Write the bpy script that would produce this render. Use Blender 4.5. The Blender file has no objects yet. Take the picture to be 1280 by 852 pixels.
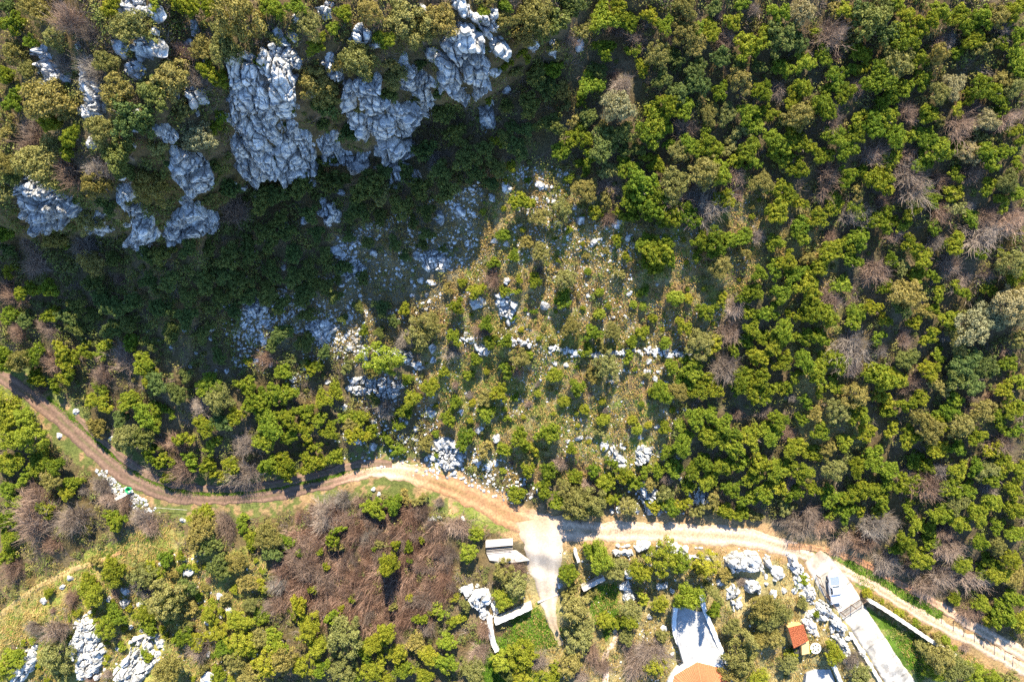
import bpy, bmesh, math, random
import numpy as np
from mathutils import Vector, Matrix

rng = np.random.default_rng(7)
random.seed(7)
SC = bpy.context.scene
COL = SC.collection

# ------------------------------------------------------------------ camera, sky, sun, exposure
ZC = 105.0
FPX = 24.0 / 36.0 * 1280.0
cam_d = bpy.data.cameras.new('camera'); cam = bpy.data.objects.new('camera', cam_d); COL.objects.link(cam)
cam_d.sensor_width = 36.0; cam_d.lens = 24.0; cam_d.clip_start = 1.0; cam_d.clip_end = 3000.0
cam.location = (0, 0, ZC); cam.rotation_euler = (0, 0, 0)
SC.camera = cam

SUN_EL = 43.0
w = bpy.data.worlds.new('World'); SC.world = w; w.use_nodes = True
nt = w.node_tree
bg = nt.nodes['Background']
sky = nt.nodes.new('ShaderNodeTexSky'); sky.sky_type = 'NISHITA'; sky.sun_disc = False
sky.sun_elevation = math.radians(SUN_EL); sky.sun_rotation = math.radians(4.0)
sky.air_density = 1.0; sky.dust_density = 0.0; sky.ozone_density = 6.0
nt.links.new(sky.outputs[0], bg.inputs[0]); bg.inputs[1].default_value = 0.135

sun_d = bpy.data.lights.new('sun', 'SUN'); sun = bpy.data.objects.new('sun', sun_d); COL.objects.link(sun)
sun_d.energy = 5.0; sun_d.angle = math.radians(0.5); sun_d.color = (1.0, 0.91, 0.74)
sun.rotation_euler = (math.radians(-(90.0 - SUN_EL)), 0, math.radians(-4.0)); sun.location = (0, 60, 120)

SC.view_settings.view_transform = 'Standard'; SC.view_settings.look = 'None'
SC.view_settings.exposure = 1.9; SC.view_settings.gamma = 1.0; SC.view_settings.use_curve_mapping = False
SC.cycles.max_bounces = 5; SC.cycles.diffuse_bounces = 3; SC.cycles.glossy_bounces = 2
SC.cycles.transmission_bounces = 3; SC.cycles.transparent_max_bounces = 4
SC.cycles.use_denoising = False

# ------------------------------------------------------------------ noise helpers
def _hash(ix, iy, iz, seed):
    h = (ix.astype(np.int64) * 374761393 + iy.astype(np.int64) * 668265263 + iz.astype(np.int64) * 2147483647 + seed * 1274126177) & 0xFFFFFFFF
    h = ((h ^ (h >> 13)) * 1274126177) & 0xFFFFFFFF
    h = ((h ^ (h >> 15)) * 2246822519) & 0xFFFFFFFF
    h = h ^ (h >> 16)
    return (h & 0xFFFFFF) / float(0xFFFFFF)

def vnoise(x, y, z=None, seed=0):
    x = np.asarray(x, float); y = np.asarray(y, float)
    z = np.zeros_like(x) if z is None else np.asarray(z, float)
    ix, iy, iz = np.floor(x), np.floor(y), np.floor(z)
    fx, fy, fz = x - ix, y - iy, z - iz
    fx = fx * fx * (3 - 2 * fx); fy = fy * fy * (3 - 2 * fy); fz = fz * fz * (3 - 2 * fz)
    r = 0
    for a in (0, 1):
        for b in (0, 1):
            for c in (0, 1):
                wgt = (fx if a else 1 - fx) * (fy if b else 1 - fy) * (fz if c else 1 - fz)
                r = r + wgt * _hash(ix + a, iy + b, iz + c, seed)
    return r * 2 - 1

def fbm(x, y, z=None, seed=0, oct=4):
    x = np.asarray(x, float); y = np.asarray(y, float)
    r = 0; a = 0.5; f = 1.0
    for o in range(oct):
        r = r + a * vnoise(x * f, y * f, None if z is None else np.asarray(z) * f, seed + 17 * o)
        a *= 0.5; f *= 2.03
    return r

def voronoi(P, seed=0, pw=2.0):
    """F1, F2, random value of the nearest cell, vector from its centre."""
    base = np.floor(P)
    n = len(P)
    f1 = np.full(n, 9.0); f2 = np.full(n, 9.0); rid = np.zeros(n); vec = np.zeros((n, 3)); r3 = np.zeros((n, 3))
    for a in (-1, 0, 1):
        for b in (-1, 0, 1):
            for c in (-1, 0, 1):
                ci = base + np.array([a, b, c])
                j = np.stack([_hash(ci[:, 0], ci[:, 1], ci[:, 2], seed + k) for k in range(3)], 1)
                d3 = P - (ci + j)
                d = np.sqrt((d3 ** 2).sum(1)) if pw == 2.0 else (np.abs(d3) ** pw).sum(1) ** (1 / pw)
                closer = d < f1
                f2 = np.where(closer, f1, np.minimum(f2, d))
                f1 = np.where(closer, d, f1)
                vec[closer] = d3[closer]
                hh = _hash(ci[:, 0], ci[:, 1], ci[:, 2], seed + 9)
                rid[closer] = hh[closer]
                r3[closer] = (j[closer] - 0.5) * 2
    return f1, f2, rid, vec, r3

def sstep(a, b, x):
    t = np.clip((x - a) / (b - a), 0, 1)
    return t * t * (3 - 2 * t)

# ------------------------------------------------------------------ terrain
K = ZC / FPX
ROAD_PX = [(-300, 300), (-40, 440), (0, 470), (60, 511), (120, 562), (170, 600), (230, 622), (310, 621), (400, 605), (450, 590), (490, 588),
           (540, 600), (600, 625), (650, 648), (700, 660), (780, 662), (880, 665), (960, 672), (1010, 688), (1080, 722),
           (1160, 768), (1240, 812), (1340, 868), (1700, 1080)]
def zr_of(X):
    return np.interp(X, [-120, -78, -50, -20, 0, 40, 80, 120], [6, 4.5, 1.2, 0.2, 0, -0.8, -3.5, -5])
RW = np.array([((x - 640) * K, (426 - y) * K) for x, y in ROAD_PX])
RW *= ((ZC - zr_of(RW[:, 0])) / ZC)[:, None]

def road_dist(X, Y):
    best = np.full(X.shape, 1e9); sgn = np.ones(X.shape); nx = np.zeros(X.shape)
    for (ax, ay), (bx, by) in zip(RW[:-1], RW[1:]):
        dx, dy = bx - ax, by - ay
        t = np.clip(((X - ax) * dx + (Y - ay) * dy) / (dx * dx + dy * dy), 0, 1)
        qx, qy = ax + t * dx, ay + t * dy
        d = np.hypot(X - qx, Y - qy)
        s = np.where(dx * (Y - ay) - dy * (X - ax) > 0, 1.0, -1.0)
        m = d < best
        best = np.where(m, d, best); sgn = np.where(m, s, sgn); nx = np.where(m, qx, nx)
    return best * sgn, nx

CLX = [-140, -80, -66, -57, -45, -39, -34, -26, -15, -10, -3, 3, 10, 30]
CLY = [10, 12.5, 13.4, 14.5, 13.0, 16.6, 21.0, 22.5, 22.8, 28.5, 30.0, 33, 36, 40]
CLH = [8, 9, 10, 9.5, 12.5, 13, 14, 14, 13.5, 13, 11, 7, 2.5, 0]

def H_exact(X, Y):
    X = np.asarray(X, float); Y = np.asarray(Y, float)
    d, nx = road_dist(X, Y)
    zr = zr_of(nx)
    e = np.maximum(d - 2.6, 0)
    sl = np.interp(X, [-80, -40, 0, 40, 80], [0.36, 0.38, 0.37, 0.36, 0.34])
    e = np.where(e > 85, 85 + (e - 85) * 0.15, e)
    up = sl * np.sqrt(e * e + 0.8) - sl * 0.894
    g = np.maximum(-d - 2.6, 0)
    g = np.where(g > 60, 60 + (g - 60) * 0.2, g)
    dn = 0.11 * (np.sqrt(g * g + 4) - 2)
    z = zr + up - dn
    wob = 2.2 * fbm(X * 0.13, Y * 0.05, seed=3, oct=3)
    yb = np.interp(X, CLX, CLY) + wob
    hc = np.interp(X, CLX, CLH)
    wd = 9.5 + 2.0 * vnoise(X * 0.2, Y * 0.0 + 3, seed=8)
    t = np.clip((Y - yb) / wd, 0, 1)
    tn = t + 0.35 * (vnoise(X * 0.35, t * 2.5, seed=12)) * t * (1 - t) * 2
    z = z + hc * (1 - (1 - np.clip(tn, 0, 1)) ** 2.6)
    amp = sstep(2.5, 9, np.abs(d))
    z = z + amp * (1.6 * fbm(X * 0.07, Y * 0.07, seed=21, oct=3) + 0.55 * fbm(X * 0.35, Y * 0.35, seed=23, oct=3))
    # the garden floor drops below the row of white rocks
    ys = np.interp(X, [-6, 4, 12, 30, 36], [0, 1, 1, 1, 0])
    z = z - 1.6 * ys * sstep(4.0, 8.0, -d) * (d < 0)
    return z

GX0, GX1, GY0, GY1, GS = -112.0, 112.0, -86.0, 74.0, 0.32
gxs = np.arange(GX0, GX1 + 1e-6, GS); gys = np.arange(GY0, GY1 + 1e-6, GS)
_MX, _MY = np.meshgrid(gxs, gys)
HG = H_exact(_MX, _MY)
def H(X, Y):
    X = np.clip(np.asarray(X, float), GX0, gxs[-1] - 1e-4); Y = np.clip(np.asarray(Y, float), GY0, gys[-1] - 1e-4)
    fx = (X - GX0) / GS; fy = (Y - GY0) / GS
    ix = np.clip(fx.astype(int), 0, len(gxs) - 2); iy = np.clip(fy.astype(int), 0, len(gys) - 2)
    fx = fx - ix; fy = fy - iy
    return (HG[iy, ix] * (1 - fx) * (1 - fy) + HG[iy, ix + 1] * fx * (1 - fy) + HG[iy + 1, ix] * (1 - fx) * fy + HG[iy + 1, ix + 1] * fx * fy)
def Hn(X, Y, e=0.7):
    gx = (H(X + e, Y) - H(X - e, Y)) / (2 * e); gy = (H(X, Y + e) - H(X, Y - e)) / (2 * e)
    n = np.stack([-gx, -gy, np.ones_like(gx)], -1)
    return n / np.linalg.norm(n, axis=-1, keepdims=True)

def pix(px, py, dz=0.0):
    """where the view ray of photo pixel (px, py) meets the terrain raised by dz; arrays -> (n,3)"""
    px = np.atleast_1d(np.asarray(px, float)); py = np.atleast_1d(np.asarray(py, float))
    rx = (px - 640) / FPX; ry = (426 - py) / FPX
    zt = np.full(px.shape, 64.0); lo = np.full(px.shape, -25.0); done = np.zeros(px.shape, bool)
    step = 0.8
    z = zt.copy()
    for _ in range(115):
        z2 = z - step
        below = (H(rx * (ZC - z2), ry * (ZC - z2)) + dz) >= z2
        newly = below & ~done
        zt[newly] = z[newly]; lo[newly] = z2[newly]
        done |= below
        z = z2
    for _ in range(14):
        m = (zt + lo) / 2
        below = (H(rx * (ZC - m), ry * (ZC - m)) + dz) >= m
        lo = np.where(below, m, lo); zt = np.where(below, zt, m)
    z = (zt + lo) / 2
    return np.stack([rx * (ZC - z), ry * (ZC - z), z], -1)
def P1(x, y, dz=0.0):
    return Vector(pix(x, y, dz)[0])
def to_px(X, Y, Z):
    s = FPX / (ZC - Z)
    return 640 + X * s, 426 - Y * s

def inpoly(px, py, poly):
    px = np.asarray(px); py = np.asarray(py); r = np.zeros(px.shape, bool); n = len(poly); j = n - 1
    for i in range(n):
        xi, yi = poly[i]; xj, yj = poly[j]
        c = ((yi > py) != (yj > py)) & (px < (xj - xi) * (py - yi) / ((yj - yi) if yj != yi else 1e-9) + xi)
        r ^= c; j = i
    return r
def polydist(px, py, poly):
    d = np.full(np.shape(px), 1e9); n = len(poly)
    for i in range(n):
        ax, ay = poly[i]; bx, by = poly[(i + 1) % n]; dx, dy = bx - ax, by - ay
        t = np.clip(((px - ax) * dx + (py - ay) * dy) / (dx * dx + dy * dy + 1e-9), 0, 1)
        d = np.minimum(d, np.hypot(px - ax - t * dx, py - ay - t * dy))
    return np.where(inpoly(px, py, poly), d, -d)

# ------------------------------------------------------------------ mesh / object helpers
def mk(name, V, F, mat, parent=None, smooth=False, cols=None, tint=None, link=True, mats=None, midx=None):
    """ONE mesh object from arrays; F is (n,3) or (n,4), or a list of both"""
    V = np.asarray(V, np.float32)
    Fs = F if isinstance(F, list) else [F]
    Fs = [np.asarray(f, np.int32) for f in Fs if len(f)]
    me = bpy.data.meshes.new(name)
    me.vertices.add(len(V)); me.vertices.foreach_set('co', V.ravel())
    loops = np.concatenate([f.ravel() for f in Fs]); tot = np.concatenate([np.full(len(f), f.shape[1], np.int32) for f in Fs])
    st = np.concatenate([[0], np.cumsum(tot)[:-1]]).astype(np.int32)
    me.loops.add(len(loops)); me.loops.foreach_set('vertex_index', loops)
    me.polygons.add(len(tot)); me.polygons.foreach_set('loop_start', st); me.polygons.foreach_set('loop_total', tot)
    if midx is not None: me.polygons.foreach_set('material_index', np.asarray(midx, np.int32))
    me.polygons.foreach_set('use_smooth', np.full(len(tot), bool(smooth)))
    if cols is not None:
        a = me.color_attributes.new('Col', 'FLOAT_COLOR', 'POINT')
        c = np.ones((len(V), 4), np.float32); c[:, :3] = cols
        a.data.foreach_set('color', c.ravel())
    if tint is not None:
        a = me.attributes.new('tint', 'FLOAT', 'POINT'); a.data.foreach_set('value', np.asarray(tint, np.float32))
    me.update(); me.validate()
    for m in (mats or [mat]): me.materials.append(m)
    o = bpy.data.objects.new(name, me)
    if link: COL.objects.link(o)
    if parent: o.parent = parent
    return o
def from_bm(name, bm, mat, parent=None, smooth=False):
    bmesh.ops.recalc_face_normals(bm, faces=bm.faces)
    me = bpy.data.meshes.new(name); bm.to_mesh(me); bm.free()
    for p in me.polygons: p.use_smooth = smooth
    me.materials.append(mat)
    o = bpy.data.objects.new(name, me); COL.objects.link(o)
    if parent: o.parent = parent
    return o
def empty(name, loc, rz=0):
    o = bpy.data.objects.new(name, None); COL.objects.link(o); o.location = loc; o.rotation_euler = (0, 0, rz); o.empty_display_size = 0.3
    return o
def tag(o, label=None, cat=None, group=None, kind=None):
    if label: o['label'] = label
    if cat: o['category'] = cat
    if group: o['group'] = group
    if kind: o['kind'] = kind
    return o
def add_box(bm, c, s, rz=0.0, bev=0.0, taper=None):
    M = Matrix.Translation(Vector(c)) @ Matrix.Rotation(rz, 4, 'Z')
    r = bmesh.ops.create_cube(bm, size=1.0)
    vs = r['verts']
    for v in vs:
        v.co = Vector((v.co.x * s[0], v.co.y * s[1], v.co.z * s[2]))
        if taper and v.co.z > 0: v.co.x *= taper; v.co.y *= taper
    if bev > 0:
        es = list({e for v in vs for e in v.link_edges})
        rb = bmesh.ops.bevel(bm, geom=vs + es, offset=bev, segments=2, affect='EDGES', profile=0.6)
        vs = list({v for f in rb['faces'] for v in f.verts} | {v for v in vs if v.is_valid})
    bmesh.ops.transform(bm, matrix=M, verts=vs)
    return vs
def add_tube(bm, pts, r0, r1=None, seg=6, cap=True):
    pts = [Vector(p) for p in pts]; r1 = r0 if r1 is None else r1
    rings = []
    for i, p in enumerate(pts):
        t = (pts[min(i + 1, len(pts) - 1)] - pts[max(i - 1, 0)]).normalized()
        a = t.orthogonal().normalized(); b = t.cross(a)
        r = r0 + (r1 - r0) * i / max(1, len(pts) - 1)
        rings.append([bm.verts.new(p + a * math.cos(2 * math.pi * k / seg) * r + b * math.sin(2 * math.pi * k / seg) * r) for k in range(seg)])
    for A, B in zip(rings[:-1], rings[1:]):
        for k in range(seg): bm.faces.new((A[k], A[(k + 1) % seg], B[(k + 1) % seg], B[k]))
    if cap:
        bm.faces.new(rings[0][::-1]); bm.faces.new(rings[-1])
def prism(bm, pts, z0, z1):
    lo = [bm.verts.new((p[0], p[1], z0 if not callable(z0) else z0(p))) for p in pts]
    hi = [bm.verts.new((p[0], p[1], z1 if not callable(z1) else z1(p))) for p in pts]
    n = len(pts)
    for i in range(n): bm.faces.new((lo[i], lo[(i + 1) % n], hi[(i + 1) % n], hi[i]))
    bm.faces.new(hi); bm.faces.new(lo[::-1])

# ------------------------------------------------------------------ materials
def new_mat(name):
    m = bpy.data.materials.new(name); m.use_nodes = True
    t = m.node_tree; return m, t, t.nodes['Principled BSDF']
def N(t, kind, **kw):
    n = t.nodes.new(kind)
    for k, v in kw.items(): setattr(n, k, v)
    return n
def ramp(t, src, stops):
    r = N(t, 'ShaderNodeValToRGB')
    e = r.color_ramp.elements
    while len(e) < len(stops): e.new(0.5)
    for el, (p, c) in zip(e, stops):
        el.position = p; el.color = (*c, 1)
    t.links.new(src, r.inputs[0]); return r
def noise(t, scale, detail=4, rough=0.6, coord='Object', vec=None):
    n = N(t, 'ShaderNodeTexNoise'); n.inputs['Scale'].default_value = scale; n.inputs['Detail'].default_value = detail; n.inputs['Roughness'].default_value = rough
    if vec is None:
        tc = N(t, 'ShaderNodeTexCoord'); vec = tc.outputs[coord]
    t.links.new(vec, n.inputs['Vector']); return n
def bump(t, src, bsdf, strength=0.4, dist=0.05):
    b = N(t, 'ShaderNodeBump'); b.inputs['Strength'].default_value = strength; b.inputs['Distance'].default_value = dist
    t.links.new(src, b.inputs['Height']); t.links.new(b.outputs[0], bsdf.inputs['Normal'])
def mixc(t, a, b, fac, mode='MIX'):
    m = N(t, 'ShaderNodeMix'); m.data_type = 'RGBA'; m.blend_type = mode
    if isinstance(fac, float): m.inputs[0].default_value = fac
    else: t.links.new(fac, m.inputs[0])
    for v, i in ((a, 6), (b, 7)):
        if isinstance(v, tuple): m.inputs[i].default_value = (*v, 1)
        else: t.links.new(v, m.inputs[i])
    return m.outputs[2]

def mat_ground():
    m, t, b = new_mat('ground_soil')
    at = N(t, 'ShaderNodeAttribute', attribute_name='Col')
    n1 = noise(t, 2.6, 8, 0.75); n2 = noise(t, 0.35, 4, 0.6)
    r1 = ramp(t, n1.outputs[0], [(0.25, (0.35, 0.35, 0.33)), (0.5, (0.95, 0.95, 0.95)), (0.75, (1.7, 1.65, 1.5))])
    r2 = ramp(t, n2.outputs[0], [(0.3, (0.75, 0.85, 0.7)), (0.7, (1.2, 1.1, 1.05))])
    c = mixc(t, at.outputs['Color'], r1.outputs[0], 1.0, 'MULTIPLY'); c = mixc(t, c, r2.outputs[0], 1.0, 'MULTIPLY')
    t.links.new(c, b.inputs['Base Color']); b.inputs['Roughness'].default_value = 0.95; b.inputs['Specular IOR Level'].default_value = 0.1
    bump(t, n1.outputs[0], b, 0.9, 0.25); return m
def mat_road(name, var=0.35):
    m, t, b = new_mat(name)
    at = N(t, 'ShaderNodeAttribute', attribute_name='Col')
    n1 = noise(t, 3.0, 7, 0.7); n2 = noise(t, 0.5, 3, 0.5)
    r1 = ramp(t, n1.outputs[0], [(0.3, (1 - var,) * 3), (0.7, (1 + var,) * 3)])
    r2 = ramp(t, n2.outputs[0], [(0.3, (0.85, 0.84, 0.84)), (0.7, (1.1, 1.1, 1.08))])
    c = mixc(t, at.outputs['Color'], r1.outputs[0], 1.0, 'MULTIPLY'); c = mixc(t, c, r2.outputs[0], 1.0, 'MULTIPLY')
    t.links.new(c, b.inputs['Base Color']); b.inputs['Roughness'].default_value = 0.9; b.inputs['Specular IOR Level'].default_value = 0.2
    bump(t, n1.outputs[0], b, 0.5, 0.08); return m
def mat_rock(name, lo, mid, hi, warm=(0.30, 0.22, 0.14)):
    m, t, b = new_mat(name)
    n1 = noise(t, 0.9, 8, 0.72); n2 = noise(t, 5.0, 6, 0.7); n3 = noise(t, 0.25, 4, 0.6)
    r1 = ramp(t, n1.outputs[0], [(0.3, lo), (0.48, mid), (0.65, hi)])
    r2 = ramp(t, n2.outputs[0], [(0.32, (0.45, 0.45, 0.45)), (0.5, (1, 1, 1)), (0.75, (1.12, 1.12, 1.1))])
    r3 = ramp(t, n3.outputs[0], [(0.55, (0, 0, 0)), (0.75, (0.45, 0.45, 0.45))])
    tc = N(t, 'ShaderNodeTexCoord'); mp = N(t, 'ShaderNodeMapping'); mp.inputs['Scale'].default_value = (1.0, 0.55, 0.55)
    wv = mixc(t, tc.outputs['Object'], n1.outputs['Color'], 0.16); t.links.new(wv, mp.inputs[0])
    vo = N(t, 'ShaderNodeTexVoronoi', feature='DISTANCE_TO_EDGE'); vo.inputs['Scale'].default_value = 0.85; t.links.new(mp.outputs[0], vo.inputs['Vector'])
    vr = ramp(t, vo.outputs['Distance'], [(0.0, (0.12, 0.12, 0.12)), (0.045, (0.55, 0.55, 0.55)), (0.09, (1, 1, 1))])
    oi = N(t, 'ShaderNodeObjectInfo')
    rr = ramp(t, oi.outputs['Random'], [(0, (0.8, 0.8, 0.8)), (1, (1.1, 1.1, 1.1))])
    c = mixc(t, r1.outputs[0], r2.outputs[0], 1.0, 'MULTIPLY'); c = mixc(t, c, warm, r3.outputs[0]); c = mixc(t, c, rr.outputs[0], 1.0, 'MULTIPLY'); c = mixc(t, c, vr.outputs[0], 0.8, 'MULTIPLY')
    t.links.new(c, b.inputs['Base Color']); b.inputs['Roughness'].default_value = 0.85; b.inputs['Specular IOR Level'].default_value = 0.25
    bump(t, n2.outputs[0], b, 0.7, 0.1); return m
def mat_leaf(name, ca, cb, cc, trans=0.25, spread=0.25):
    """ca..cc over the per-leaf tint, shifted per plant"""
    m, t, b = new_mat(name)
    at = N(t, 'ShaderNodeAttribute', attribute_name='tint'); oi = N(t, 'ShaderNodeObjectInfo')
    ma = N(t, 'ShaderNodeMath', operation='MULTIPLY_ADD'); t.links.new(oi.outputs['Random'], ma.inputs[0]); ma.inputs[1].default_value = spread
    t.links.new(at.outputs['Fac'], ma.inputs[2])
    r = ramp(t, ma.outputs[0], [(0.1, ca), (0.55, cb), (1.05 if False else 1.0, cc)])
    b.inputs['Roughness'].default_value = 0.65; b.inputs['Specular IOR Level'].default_value = 0.12
    m7 = N(t, 'ShaderNodeMath', operation='MULTIPLY'); t.links.new(oi.outputs['Random'], m7.inputs[0]); m7.inputs[1].default_value = 37.3
    fr = N(t, 'ShaderNodeMath', operation='FRACT'); t.links.new(m7.outputs[0], fr.inputs[0])
    hue = ramp(t, fr.outputs[0], [(0.0, (1.10, 0.98, 0.9)), (0.5, (1, 1, 1)), (1.0, (0.86, 1.0, 1.08))])
    class _R: pass
    rc = mixc(t, r.outputs[0], hue.outputs[0], 1.0, 'MULTIPLY'); r = _R(); r.outputs = [rc]
    t.links.new(r.outputs[0], b.inputs['Base Color'])
    tr = N(t, 'ShaderNodeBsdfTranslucent'); c2 = mixc(t, r.outputs[0], (1.3, 1.25, 0.5), 1.0, 'MULTIPLY'); t.links.new(c2, tr.inputs[0])
    mx = N(t, 'ShaderNodeMixShader'); mx.inputs[0].default_value = trans
    t.links.new(b.outputs[0], mx.inputs[1]); t.links.new(tr.outputs[0], mx.inputs[2]); t.links.new(mx.outputs[0], t.nodes['Material Output'].inputs[0])
    return m
def mat_plain(name, col, rough=0.8, var=0.15, scale=3.0, metal=0.0, spec=0.3, coat=0.0):
    m, t, b = new_mat(name)
    n = noise(t, scale, 6, 0.65)
    r = ramp(t, n.outputs[0], [(0.3, tuple(c * (1 - var) for c in col)), (0.7, tuple(min(1, c * (1 + var)) for c in col))])
    t.links.new(r.outputs[0], b.inputs['Base Color']); b.inputs['Roughness'].default_value = rough; b.inputs['Metallic'].default_value = metal
    b.inputs['Specular IOR Level'].default_value = spec; b.inputs['Coat Weight'].default_value = coat
    if rough > 0.5: bump(t, n.outputs[0], b, 0.3, 0.03)
    return m

M_GROUND = mat_ground(); M_ROAD = mat_road('packed_earth', 0.45); M_CONC = mat_road('pale_concrete', 0.22)
M_ROCK = mat_rock('grey_limestone', (0.19, 0.19, 0.19), (0.45, 0.445, 0.43), (0.64, 0.63, 0.61))
M_ROCKW = mat_rock('white_limestone', (0.24, 0.235, 0.22), (0.50, 0.49, 0.465), (0.66, 0.65, 0.62), (0.40, 0.32, 0.23))
LEAF = {
    'g': mat_leaf('evergreen_leaf', (0.052, 0.085, 0.008), (0.132, 0.168, 0.013), (0.245, 0.250, 0.024), 0.28, 0.42),
    'o': mat_leaf('olive_leaf', (0.085, 0.082, 0.022), (0.165, 0.150, 0.038), (0.250, 0.215, 0.068), 0.18, 0.40),
    'd': mat_leaf('shade_toned_leaf', (0.042, 0.062, 0.016), (0.088, 0.112, 0.026), (0.150, 0.165, 0.042), 0.15, 0.35),  # evergreen colour darkened for trees standing in shade
    'p': mat_leaf('pale_leaf', (0.150, 0.130, 0.060), (0.240, 0.210, 0.100), (0.320, 0.285, 0.150), 0.15, 0.25),
    'y': mat_leaf('yellow_green_leaf', (0.088, 0.118, 0.010), (0.180, 0.205, 0.017), (0.285, 0.280, 0.030), 0.28, 0.42),
}
M_BARK = mat_plain('grey_bark', (0.14, 0.11, 0.085), 0.9, 0.3, 6)
M_TWIG = mat_leaf('grey_twig', (0.115, 0.076, 0.055), (0.20, 0.140, 0.102), (0.30, 0.23, 0.18), 0.0, 0.5)
M_BRAM = mat_leaf('brown_bramble', (0.065, 0.039, 0.028), (0.155, 0.095, 0.066), (0.29, 0.20, 0.15), 0.0, 0.15)
M_STRAW = mat_leaf('dry_grass_blade', (0.16, 0.13, 0.035), (0.28, 0.21, 0.075), (0.40, 0.31, 0.14), 0.15, 0.0)
M_GRASS = mat_leaf('green_grass_blade', (0.05, 0.11, 0.012), (0.10, 0.19, 0.015), (0.19, 0.26, 0.025), 0.25, 0.0)

# ------------------------------------------------------------------ ground sheet
CLEAR = [(612, 205), (715, 210), (765, 275), (850, 285), (955, 232), (950, 330), (890, 420), (850, 470), (840, 540), (830, 590), (760, 600), (640, 600), (540, 570), (520, 480), (555, 390), (598, 300)]
SCREE = [(410, 300), (600, 225), (618, 300), (545, 400), (450, 440), (380, 435), (290, 425), (320, 370), (430, 335)]
FIELD = [(-40, 790), (40, 730), (110, 690), (200, 650), (225, 660), (222, 695), (150, 705), (60, 765), (-40, 850)]
FIELD2 = [(-40, 800), (60, 760), (200, 690), (330, 690), (330, 860), (-40, 860)]
VERGE = [(495, 600), (560, 612), (640, 655), (640, 672), (600, 665), (560, 640), (500, 625)]
GARDEN = [(700, 690), (780, 670), (900, 680), (990, 690), (1060, 760), (1110, 860), (640, 860), (640, 700)]
LAWNS = [[(735, 735), (772, 728), (775, 775), (760, 800), (742, 775)], [(636, 768), (688, 752), (705, 800), (660, 815), (640, 800)],
         [(1072, 752), (1120, 780), (1160, 805), (1150, 855), (1128, 855), (1100, 800)], [(1019, 686), (1062, 699), (1108, 724), (1180, 766), (1172, 775), (1120, 744), (1080, 718), (1019, 694)],
         [(565, 622), (600, 632), (632, 655), (622, 668), (585, 652)], [(1060, 700), (1075, 716), (1095, 735), (1080, 738), (1050, 712)],
         [(595, 800), (660, 790), (680, 860), (600, 860)]]
RIGHTB = [(1080, 735), (1180, 780), (1290, 840), (1290, 870), (1150, 870), (1110, 780)]
EASTG = [(930, 240), (1000, 240), (1040, 330), (1080, 560), (1000, 560), (985, 420), (940, 330)]
def zone_cols(X, Y, Z):
    px, py = to_px(X, Y, Z)
    jx = px + 9 * fbm(X * 0.5, Y * 0.5, seed=31, oct=4) * 2; jy = py + 9 * fbm(X * 0.5, Y * 0.5, seed=37, oct=4) * 2
    n = fbm(X * 0.3, Y * 0.3, seed=41, oct=4); n2 = fbm(X * 1.1, Y * 1.1, seed=43, oct=3)
    c = np.empty(X.shape + (3,)); c[:] = (0.105, 0.080, 0.045)
    c += (0.03 * n)[..., None]
    def put(mask, col, var=0.25):
        cc = np.array(col)[None] * (1 + var * (n[mask] * 1.4 + n2[mask] * 0.8))[:, None]
        c[mask] = cc
    put(inpoly(jx, jy, EASTG), (0.20, 0.165, 0.07))
    put(inpoly(jx, jy, GARDEN), (0.24, 0.20, 0.10))
    put(inpoly(jx, jy, CLEAR), (0.215, 0.180, 0.095), 0.35)
    mm = inpoly(jx, jy, CLEAR) & (n + 0.5 * n2 > 0.14); put(mm, (0.14, 0.145, 0.04))
    mm = inpoly(jx, jy, CLEAR) & (n + 0.5 * n2 < -0.24); put(mm, (0.23, 0.155, 0.085))
    put(inpoly(jx, jy, SCREE), (0.13, 0.115, 0.08))
    put(inpoly(jx, jy, FIELD2), (0.20, 0.185, 0.06))
    put(inpoly(jx, jy, FIELD), (0.235, 0.200, 0.075), 0.3)
    mm = inpoly(jx, jy, FIELD) & (n > 0.1); put(mm, (0.15, 0.16, 0.04))
    put(inpoly(jx, jy, VERGE), (0.15, 0.17, 0.04))
    put(inpoly(jx, jy, RIGHTB), (0.24, 0.21, 0.10))
    # orange earth along the road
    d, _ = road_dist(X, Y)
    mm = (np.abs(d + 0.4) < 3.0 + 1.2 * n2); put(mm, (0.25, 0.165, 0.09))
    mm = (np.abs(d) < 3.6 + 1.2 * n2) & (px < 560) & (n2 > -0.1); put(mm, (0.10, 0.11, 0.035))
    for L in LAWNS: put(inpoly(px + (jx - px) * 0.8, py + (jy - py) * 0.8, L), (0.13, 0.15, 0.035) if L[0][0] in (565, 1060) else (0.080, 0.135, 0.018), 0.5)
    for L in LAWNS:
        mm = inpoly(jx, jy, L) & (n2 + 0.6 * n > 0.12); put(mm, (0.15, 0.145, 0.05), 0.4)
    return np.clip(c, 0.01, 0.9)

ox = np.array([600, 420, 300, 220, 170, 140, 122.0])
xs = np.concatenate([-ox, gxs, ox[::-1]]); oy = np.array([600, 420, 300, 220, 160, 120, 95.0])
ys = np.concatenate([-oy, gys, oy[::-1]])
MX, MY = np.meshgrid(xs, ys); MZ = H_exact(MX, MY)
nxx, nyy = len(xs), len(ys)
idx = np.arange(nxx * nyy).reshape(nyy, nxx)
QF = np.stack([idx[:-1, :-1], idx[:-1, 1:], idx[1:, 1:], idx[1:, :-1]], -1).reshape(-1, 4)
gc = zone_cols(MX.ravel(), MY.ravel(), np.minimum(MZ.ravel(), 60))
tag(mk('ground', np.stack([MX, MY, MZ], -1).reshape(-1, 3), QF, M_GROUND, smooth=True, cols=gc), kind='structure')

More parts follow.
